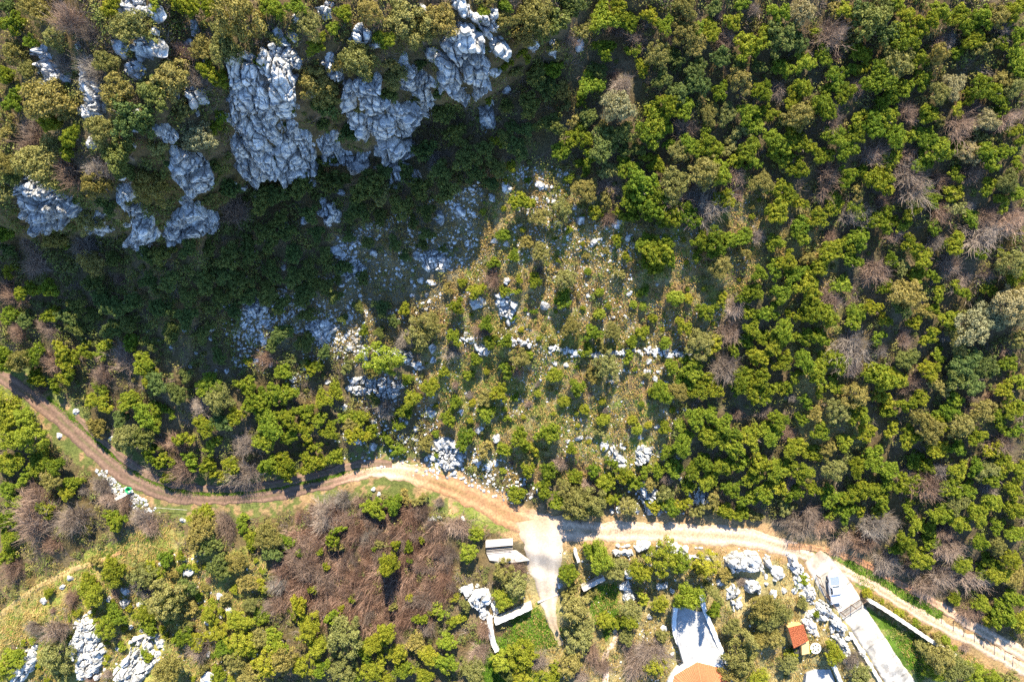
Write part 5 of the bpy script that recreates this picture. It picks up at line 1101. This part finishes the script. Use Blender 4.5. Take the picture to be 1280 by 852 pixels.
while _tries < 9000 and (_n1 < 75 or _n2 < 55):
    _tries += 1
    if _n1 < 75:
        x, y, r = pr0.uniform(520, 950), pr0.uniform(215, 600), pr0.uniform(3.2, 6.5)
        if inpoly(np.array([x]), np.array([y]), CLEAR)[0] and clear_of(x, y, r, 0.95): PL.append((x, y, r, pr0.choice('sssgob'))); _n1 += 1
    if _n2 < 55:
        x, y, r = pr0.uniform(690, 1275), pr0.uniform(5, 640), pr0.uniform(9, 17)
        if not inpoly(np.array([x]), np.array([y]), CLEAR)[0] and clear_of(x, y, r, 0.62): PL.append((x, y, r, pr0.choice('bbbgo'))); _n2 += 1
THICKP = [(372, 645), (400, 632), (450, 640), (520, 628), (556, 660), (566, 700), (566, 740), (540, 772), (490, 785), (440, 795), (400, 770), (365, 745), (350, 715), (362, 680)]
_q = []
for _ in range(4000):
    x, y, r = pr0.uniform(345, 570), pr0.uniform(626, 795), pr0.uniform(7.5, 15)
    if inpoly(np.array([x]), np.array([y]), THICKP)[0] and pr0.random() < 0.5 + 0.04 * float(polydist(np.array([x]), np.array([y]), THICKP)[0]) and all((x - a) ** 2 + (y - b) ** 2 > (0.62 * (r + c)) ** 2 for a, b, c, _k in _q):
        _q.append((x, y, r, 'q'))
_q += [(a, b, c, k) for a, b, c, k in [(pr0.uniform(365, 550), pr0.uniform(650, 775), pr0.uniform(5, 9.5), pr0.choice('ggyo')) for _ in range(20)]]
PL += _q
for _ in range(3000):
    x, y, r = pr0.uniform(700, 1110), pr0.uniform(690, 850), pr0.uniform(4, 9)
    if _ % 150 == 0 or (clear_of(x, y, r, 0.9) and inpoly(np.array([x]), np.array([y]), GARDEN)[0] and not any(inpoly(np.array([x]), np.array([y]), P)[0] for P in PAVED)):
        if not any(inpoly(np.array([x]), np.array([y]), P)[0] for P in PAVED + [o_[1] for o_ in OUT]) and len(PL) < 1240: PL.append((x, y, r, pr0.choice('ggoyb')))
_m = 0
for _ in range(4000):
    x, y, r = pr0.uniform(0, 345), pr0.uniform(655, 850), pr0.uniform(4, 10)
    if _m < 46 and inpoly(np.array([x]), np.array([y]), FIELD2)[0] and clear_of(x, y, r, 0.8) and not any(inpoly(np.array([x]), np.array([y]), o_[1])[0] for o_ in OUT) and not inpoly(np.array([x]), np.array([y]), FIELD)[0]:
        PL.append((x, y, r, pr0.choice('gggyyob'))); _m += 1
_c = 0
for _ in range(2000):
    o_ = OUT[pr0.randrange(11)]; x = pr0.uniform(20, 620); y = pr0.uniform(10, 310)
    if _c < 26 and inpoly(np.array([x]), np.array([y]), o_[1])[0]: PL.append((x, y, pr0.uniform(3.2, 6.5), pr0.choice('god'))); _c += 1
def off_road(x, y, r):
    for C in RIBS:
        d = np.hypot(C[:, 0] - x, C[:, 1] - y); i = int(d.argmin()); need = C[i, 2] / 2 + r * 0.9 - (1.5 if y > C[i, 1] else 6.0)
        if d[i] < need:
            mv = min(need - d[i], 9.0); ux, uy = (x - C[i, 0]) / (d[i] + 1e-6), (y - C[i, 1]) / (d[i] + 1e-6)
            x += ux * mv; y += uy * mv
            left = need - d[i] - mv
            if left > 0: r = max(r * 0.55, r - left)
    return x, y, r

NOUN = {'gt': ('evergreen_tree', 'tree'), 'gs': ('evergreen_shrub', 'shrub'), 'o': ('olive_green_tree', 'tree'), 'os': ('olive_green_shrub', 'shrub'), 'd': ('shaded_evergreen_tree', 'tree'),
        'p': ('pale_tree', 'tree'), 'y': ('yellow_green_tree', 'tree'), 'ys': ('yellow_green_shrub', 'shrub'), 's': ('round_bush', 'bush'), 'c': ('cypress_tree', 'tree'), 'b': ('bare_shrub', 'bare shrub'), 'q': ('dry_brown_shrub', 'dry shrub')}
THINGS = []
pr = random.Random(3)
COVER = np.zeros((290, 440), bool)      # photo covered by plants, in cells of 3 pixels
cyy, cxx = np.mgrid[0:290, 0:440]
for (x, y, r, k) in PL:
    x += pr.uniform(-1.2, 1.2); y += pr.uniform(-1.2, 1.2)
    x, y, r = off_road(x, y, r)
    if k == 'd' and 400 < x < 600 and 270 < y < 470: r *= 0.75
    COVER |= (cxx * 3 - x) ** 2 + (cyy * 3 - y) ** 2 < (r * 0.85) ** 2
    if k == 'g' and y > 690 and pr.random() < 0.55: k = 'y'
    if k == 'g': kk = 'gt' if r >= 14.0 else 'gs'
    elif k == 'o': kk = 'o' if r >= 13.5 else 'os'
    elif k == 'y': kk = 'y' if r >= 12 else 'ys'
    else: kk = k
    nm, cat = NOUN[kk]
    if kk in 'bq' and kk:
        b, R = put_on(x, y, r * (0.9 if x > 640 and y < 600 else 1.0), 0.5)
        o = bpy.data.objects.new(nm, pr.choice(BARE if kk == 'b' else BROWN)); COL.objects.link(o)
        o.location = b - Vector((0, 0, 0.05)); s = R * pr.uniform(0.95, 1.1); o.scale = (s * pr.uniform(0.75, 1.15), s * pr.uniform(0.75, 1.15), s * pr.uniform(0.8, 1.2))
        o.rotation_euler = (pr.uniform(-.12, .22), pr.uniform(-.15, .15), pr.uniform(0, 6.28))
    else:
        shr = 0.80 if inpoly(np.array([x]), np.array([y]), CLEAR)[0] else (0.86 if kk == 'd' or y > 640 else 0.93)
        lift = {'gt': 1.1, 'o': 1.1, 'd': 1.05, 'p': 1.2, 'y': 1.0, 'c': 2.5}.get(kk, 0.75)
        b, R = put_on(x, y, r * shr, lift)
        sz = R * pr.uniform(0.95, 1.1); hz = sz * pr.uniform(0.9, 1.2) * (0.9 if kk in ('gs', 'os', 'ys', 's') else 1.0)
        if x < 470 and kk != 'c' and 0 < np.interp(x, [p[0] for p in ROAD_PX], [p[1] for p in ROAD_PX]) - y < 55: hz *= 1.4
        if 835 < x < 892 and 715 < y < 752: hz *= 1.6
        if inpoly(np.array([x]), np.array([y]), THICKP)[0]: hz *= 2.3
        rot = pr.uniform(0, 6.28); me = pr.choice(CM[kk])
        if kk in ('gt', 'o', 'd', 'p', 'y', 'c'):
            o = bpy.data.objects.new(nm, None); COL.objects.link(o); o.empty_display_size = 0.3
            for pn, pm in (('trunk', pr.choice(TRUNKS)), ('crown', me)):
                ch = bpy.data.objects.new(pn, pm); COL.objects.link(ch); ch.parent = o
        else:
            o = bpy.data.objects.new(nm, me); COL.objects.link(o)
        o.location = b; o.scale = (sz * pr.uniform(0.82, 1.15), sz * pr.uniform(0.82, 1.15), hz); o.rotation_euler = (0, 0, rot)
    THINGS.append((o, x, y, r, kk))

# ------------------------------------------------------------------ undergrowth, grass, bramble thicket (stuff)
ROADMASK = lambda X, Y: np.abs(road_dist(X, Y)[0]) < 3.4
OUTPOLY = [o[1] for o in OUT]
def free(px, py, cover=True, rocks=True):
    m = np.ones(len(px), bool)
    if cover:
        ci = np.clip((px / 3 + 0.5).astype(int), 0, 439); cj = np.clip((py / 3 + 0.5).astype(int), 0, 289); m &= ~COVER[cj, ci]
    for P in PAVED: m &= ~inpoly(px, py, P)
    if rocks:
        for P in OUTPOLY: m &= ~inpoly(px, py, P)
    return m
ur = np.random.default_rng(21)
for (cnt, key, nm, lab, thin) in ((9500, 'd', 'undergrowth', 'low dark leafy undergrowth filling the gaps between the trees', 0.16), (6500, 'o', 'low_scrub', 'low olive-brown scrub on the rocky slope and between the trees', 0.30)):
    cnt = int(cnt * 1.45); px = ur.uniform(-220, 1500, cnt); py = ur.uniform(-170, 1020, cnt)
    if key == 'd':
        ex = ur.uniform(0, 620, 3200); ey = ur.uniform(200, 450, 3200); km = inpoly(ex, ey, [(0, 210), (620, 200), (610, 270), (420, 430), (0, 430)]) & ~inpoly(ex, ey, SCREE)
        px = np.concatenate([px, ex[km]]); py = np.concatenate([py, ey[km]])
    m = free(px, py)
    nofor = np.zeros(len(px), bool)
    for P in (CLEAR, SCREE, FIELD, FIELD2, GARDEN, RIGHTB, VERGE) + tuple(LAWNS): nofor |= inpoly(px, py, P)
    m &= (~nofor) | (ur.random(len(px)) < thin)
    m &= ~inpoly(px, py, FIELD)
    px, py = px[m], py[m]; W = pix(px, py); W = W[~ROADMASK(W[:, 0], W[:, 1])]
    Wn = len(W); rad = ur.uniform(0.25, 0.95, Wn); cen = W + np.stack([np.zeros(Wn), np.zeros(Wn), rad * 0.45], 1)
    V, t = leaves(cen, rad, 50, 0.11, ur, up=0.5)
    o = mk(nm, V, quadF(len(V) // 4), LEAF[key], tint=np.clip(t * 1.1, 0, 1))
    tag(o, lab, 'undergrowth', kind='stuff')

tw = np.random.default_rng(31)
px = tw.uniform(-40, 1320, 6500); py = tw.uniform(-40, 890, 6500)
m = free(px, py)
for P in (CLEAR, SCREE, FIELD, GARDEN, VERGE) + tuple(LAWNS): m &= ~inpoly(px, py, P)
px, py = px[m], py[m]; W = pix(px, py); W = W[~ROADMASK(W[:, 0], W[:, 1])]
nb = 16; c = np.repeat(W, nb, 0) + np.concatenate([tw.normal(0, 0.25, (len(W) * nb, 2)), np.zeros((len(W) * nb, 1))], 1)
dv = tw.normal(size=(len(c), 3)); dv[:, 2] = np.abs(dv[:, 2]) * 0.7 + 0.3; dv /= np.linalg.norm(dv, axis=1, keepdims=True)
e = c + dv * tw.uniform(0.4, 1.3, len(c))[:, None]
V, F = twig_mesh(np.stack([c, e], 1), np.full(len(c), 0.026), np.full(len(c), 0.008))
o = mk('dry_twigs', V, F, M_TWIG, tint=np.repeat(np.repeat(tw.random(len(W)) * 0.4, nb) + 0.3 * tw.random(len(c)), 6))
tag(o, 'dry grey-brown twigs and dead scrub low between the trees', 'dead scrub', kind='stuff')

def tufts(px, py, name, mat, label, hgt=0.28, wid=0.05, blades=7, spread=0.16, seed=1):
    r = np.random.default_rng(seed); W = pix(px, py); n = len(W) * blades
    c = np.repeat(W, blades, 0) + np.concatenate([r.normal(0, spread, (n, 2)), np.zeros((n, 1))], 1)
    th = r.uniform(0, 6.28, n); ln = r.uniform(0.3, 1.1, n); h = hgt * r.uniform(0.5, 1.3, n)
    dx = np.stack([np.cos(th), np.sin(th), np.zeros(n)], 1); sd = np.stack([-np.sin(th), np.cos(th), np.zeros(n)], 1) * wid
    tip = c + dx * (ln * h)[:, None] + np.array([0, 0, 1]) * h[:, None]
    V = np.stack([c - sd, c + sd, tip], 1).reshape(-1, 3)
    tt = np.repeat(np.clip(np.repeat(r.random(len(W)), blades) * 0.6 + 0.4 * r.random(n), 0, 1), 3)
    o = mk(name, V, np.arange(n * 3).reshape(n, 3), mat, tint=tt)
    tag(o, label, 'grass', kind='stuff')
def gather(polys, dens, seed, jitter=5, rocks=True, rd=True):
    ax, ay = [], []
    for i, P in enumerate(polys):
        A = 0.5 * abs(sum(P[j][0] * P[(j + 1) % len(P)][1] - P[(j + 1) % len(P)][0] * P[j][1] for j in range(len(P))))
        x, y = scatter(P, int(A * dens), seed + i); ax.append(x); ay.append(y)
    x = np.concatenate(ax); y = np.concatenate(ay)
    r = np.random.default_rng(seed); x = x + r.normal(0, jitter, len(x)); y = y + r.normal(0, jitter, len(y))
    m = free(x, y, False, rocks); x, y = x[m], y[m]
    W = pix(x, y); d = road_dist(W[:, 0], W[:, 1])[0]; k = (np.abs(d) > 2.4) | (not rd)
    return x[k], y[k]
x, y = gather([CLEAR, EASTG, FIELD, FIELD2, RIGHTB, GARDEN, SCREE], 0.085, 5)
tufts(x, y, 'dry_grass', M_STRAW, 'dry straw coloured grass tufts across the clearing, field and garden', 0.32, 0.05, 6, 0.2, 3)
x, y = gather([CLEAR, VERGE, FIELD2, FIELD, RIGHTB], 0.030, 15)
x2, y2 = gather([L for L in LAWNS if L[0][0] not in (565,)], 0.40, 25, 1.5, False, False)
x3 = np.array([]); 
tufts(np.concatenate([x, x2]), np.concatenate([y, y2]), 'green_grass', M_GRASS, 'bright green grass on the lawns, verges and between the bushes', 0.24, 0.05, 6, 0.16, 4)
# verge grass between the double tracks on the left
gx = np.concatenate([ur.uniform(60, 470, 2500)]); cy = np.interp(gx, [60, 110, 160, 205, 240, 310, 400, 450, 470], [497, 541, 586, 609, 616, 615, 599, 586, 584])
gy = cy + ur.normal(0, 1.8, len(gx))
tufts(gx, gy, 'verge_grass', M_GRASS, 'green grass strip between the double tracks at the left bend', 0.16, 0.045, 4, 0.12, 6)

THICK = [(372, 645), (400, 632), (450, 640), (520, 628), (556, 660), (566, 700), (566, 740), (540, 772), (490, 785), (440, 795), (400, 770), (365, 745), (350, 715), (362, 680)]
x, y = scatter(THICK, 15000, 44)
kk_ = fbm(x * 0.09, y * 0.09, seed=91, oct=3) + np.random.default_rng(4).normal(0, 0.12, len(x)) > -0.26
x, y = x[kk_], y[kk_]
W = pix(x, y); tr = np.random.default_rng(8); n = len(W)
hh = 0.55 * tr.uniform(0.7, 1.5, n) * np.clip(1.1 + 2.2 * fbm(W[:, 0] * 0.5, W[:, 1] * 0.5, seed=5, oct=3), 0.45, 2.2)
dirv = np.stack([-0.25 + 0.6 * fbm(W[:, 0] * 0.3, W[:, 1] * 0.3, seed=97) + 0.6 * tr.normal(size=n), -0.35 + 0.6 * tr.normal(size=n), np.ones(n)], 1)
a = W - np.array([0, 0, 0.1]); mid = a + dirv * (hh * 0.55)[:, None]
d2 = dirv + tr.normal(size=(n, 3)) * 0.4 + np.array([-0.2, -0.35, -0.35]); end = mid + d2 * (hh * 0.5)[:, None]
segs = np.concatenate([np.stack([a, mid], 1), np.stack([mid, end], 1)])
tt = np.clip(0.45 + 0.9 * fbm(W[:, 0] * 0.35, W[:, 1] * 0.35, seed=99) + 0.25 * tr.normal(size=n), 0, 1)
for k in range(3):
    f = tr.uniform(0.2, 1, n)[:, None]; s0 = mid + (end - mid) * f; s1 = s0 + (d2 + tr.normal(size=(n, 3)) * 0.5) * (hh * 0.28)[:, None]
    segs = np.concatenate([segs, np.stack([s0, s1], 1)])
r0 = np.concatenate([np.full(n, 0.024), np.full(n, 0.02)] + [np.full(n, 0.013)] * 3); r1 = np.concatenate([np.full(n, 0.028), np.full(n, 0.01)] + [np.full(n, 0.008)] * 3)
V, F = twig_mesh(segs, r0, r1)
o = mk('bramble_thicket', V, F, M_BRAM, tint=np.repeat(np.tile(tt, 5), 6))
tag(o, 'large dry brown bramble thicket below the road left of the driveway', 'thicket', kind='stuff')

# ------------------------------------------------------------------ labels of plants and boulders
LM = [('the silver pickup truck', 1040, 737), ('the driveway gate', 1066, 756), ('the long curved cream wall', 1135, 780), ('the round tiled roof', 878, 842), ('the small tiled house', 998, 797),
      ('the white patio', 866, 785), ('the biggest white boulder outcrop', 940, 712), ('the white rock band by the road', 835, 688), ('the concrete platform', 626, 688), ('the gravel driveway', 684, 715),
      ('the white rock terrace', 600, 750), ('the bramble thicket', 470, 705), ('the dry-stone wall', 650, 430), ('the white rubble heap', 152, 612), ('the tight bend of the road', 225, 625),
      ('the sunny bend of the road', 540, 600), ('the fissured cliff', 340, 145), ('the blocky cliff', 495, 160), ('the rounded buttress', 580, 80), ('the layered ledges', 240, 250),
      ('the far-left rock face', 60, 255), ('the steep narrow rib', 115, 115), ('the small left rib', 68, 82), ('the upper-left summit rocks', 165, 10), ('the flat tilted strata', 470, 485), ('the pale slab pair', 770, 572),
      ('the white split rock', 812, 624), ('the largest lower-left slabs', 175, 820), ('the bottom-left-corner slabs', 30, 830), ('the grass field path', 75, 720), ('the shaded garden lawn', 755, 752),
      ('the fence posts', 1170, 765), ('the pale domed forest tree', 773, 133), ('the pale trees by the right edge', 1250, 385), ('the right end of the wall', 862, 444), ('the top-left corner', 0, 0), ('the top right corner', 1280, 0), ('the lone rounded rock', 452, 45), ('the bottom edge path', 757, 830)]
LOOK = {'gt': 'bright green bushy evergreen tree', 'gs': 'small bright green evergreen shrub', 'o': 'olive-green fine-leaved tree', 'os': 'small olive-green shrub', 'd': 'dark green shaded evergreen tree',
        'p': 'pale grey-green feathery tree', 'y': 'yellow-green leafy tree', 'ys': 'small yellow-green shrub', 's': 'round yellow-green bush', 'c': 'slender upright cypress-like tree', 'b': 'leafless grey-brown shrub', 'q': 'dry brown leafless thicket bush'}
GRP = {'gt': 'bright green evergreen trees on the hillside', 'gs': 'small evergreen shrubs on the hillside', 'o': 'olive-green trees', 'os': 'small olive-green shrubs', 'd': 'dark trees in the shade', 'p': 'pale feathery trees', 'y': 'yellow-green trees',
       'ys': 'yellow-green shrubs', 's': 'round bushes in the clearing', 'c': 'cypress-like trees in the garden', 'b': 'leafless shrubs among the green trees', 'q': 'dry brown bushes of the bramble thicket'}
def side(dx, dy):
    if abs(dx) > 2.2 * abs(dy): return 'right of' if dx > 0 else 'left of'
    if abs(dy) > 2.2 * abs(dx): return 'downhill of' if dy > 0 else 'uphill of'
    return ('below right of' if dx > 0 else 'below left of') if dy > 0 else ('above right of' if dx > 0 else 'above left of')
items = []
for (o, x, y, r, kk) in THINGS:
    szw = 'large ' if r > 21 and kk not in ('gs', 'os', 'ys') else ('tiny ' if r < 8 else ''); items.append((o, x, y, szw + LOOK[kk], NOUN[kk][1], GRP[kk]))
for (o, x, y, r, tone) in ROCK_THINGS:
    szw = 'big' if r > 11 else ('small' if r < 6 else 'rounded'); items.append((o, x, y, f'{szw} {tone} boulder', 'boulder', 'boulders on the slope'))
base = {}
for it in items:
    o, x, y, look, cat, grp = it
    nm, lx, ly = min(LM, key=lambda L: math.hypot(L[1] - x, L[2] - y)); d = math.hypot(lx - x, ly - y)
    where = ('at ' + nm) if d < 14 else (f'just {side(x - lx, y - ly)} {nm}' if d < 48 else f'{side(x - lx, y - ly)} {nm}' if d < 85 else None)
    base.setdefault((look, where), []).append(it)
seen = set()
for (look, where), L in base.items():
    for (o, x, y, _, cat, grp) in L:
        pa, pd = int(round(min(max(x, 0), 1280) / 12.8)), int(round(min(max(y, 0), 852) / 8.52))
        if where and len(L) == 1: lab = f'{look} {where}'
        elif where: lab = f'{look} {where}, {pa}% across, {pd}% down'
        if where and len(lab.split()) > 16: lab = lab.replace('bright green bushy evergreen', 'bright green').replace('dark green shaded evergreen', 'dark green').replace('small bright green evergreen', 'small bright green').replace('fine-leaved ', '').replace('slender upright ', '')
        if where and len(lab.split()) > 16: lab = f'{look}, {pa}% across, {pd}% down the photo'
        else:
            zone = 'in the brown thicket' if 'thicket' in look else 'in the dense forest' if not (x < 640 and y > 640) and cat != 'boulder' else 'in the lower scrub' if y > 640 else 'on the slope'
            lab = f'{look} {zone}, {pa}% across and {pd}% down the photo'
        for a_, b_ in (('bright green bushy evergreen', 'bright green'), ('dark green shaded evergreen', 'dark green'), ('small bright green evergreen', 'small bright green'), ('fine-leaved ', ''), ('feathery ', ''), ('just ', ''), ('leafy ', ''), ('leafless bush within the thicket', 'thicket bush'), ('the bramble thicket', 'the thicket')):
            if len(lab.split()) > 16: lab = lab.replace(a_, b_)
        if len(lab.split()) > 16 or lab in seen: lab = f'{look}, {x / 12.8:.1f}% across and {y / 8.52:.1f}% down the photo'
        seen.add(lab)
        tag(o, lab, cat, grp)
print({k: sum(1 for t in THINGS if t[4] == k) for k in NOUN})
print('things', len(items), {k: sum(1 for t in THINGS if t[4] == k) for k in NOUN}, 'rocks', len(ROCK_THINGS), 'undergrowth', Wn)
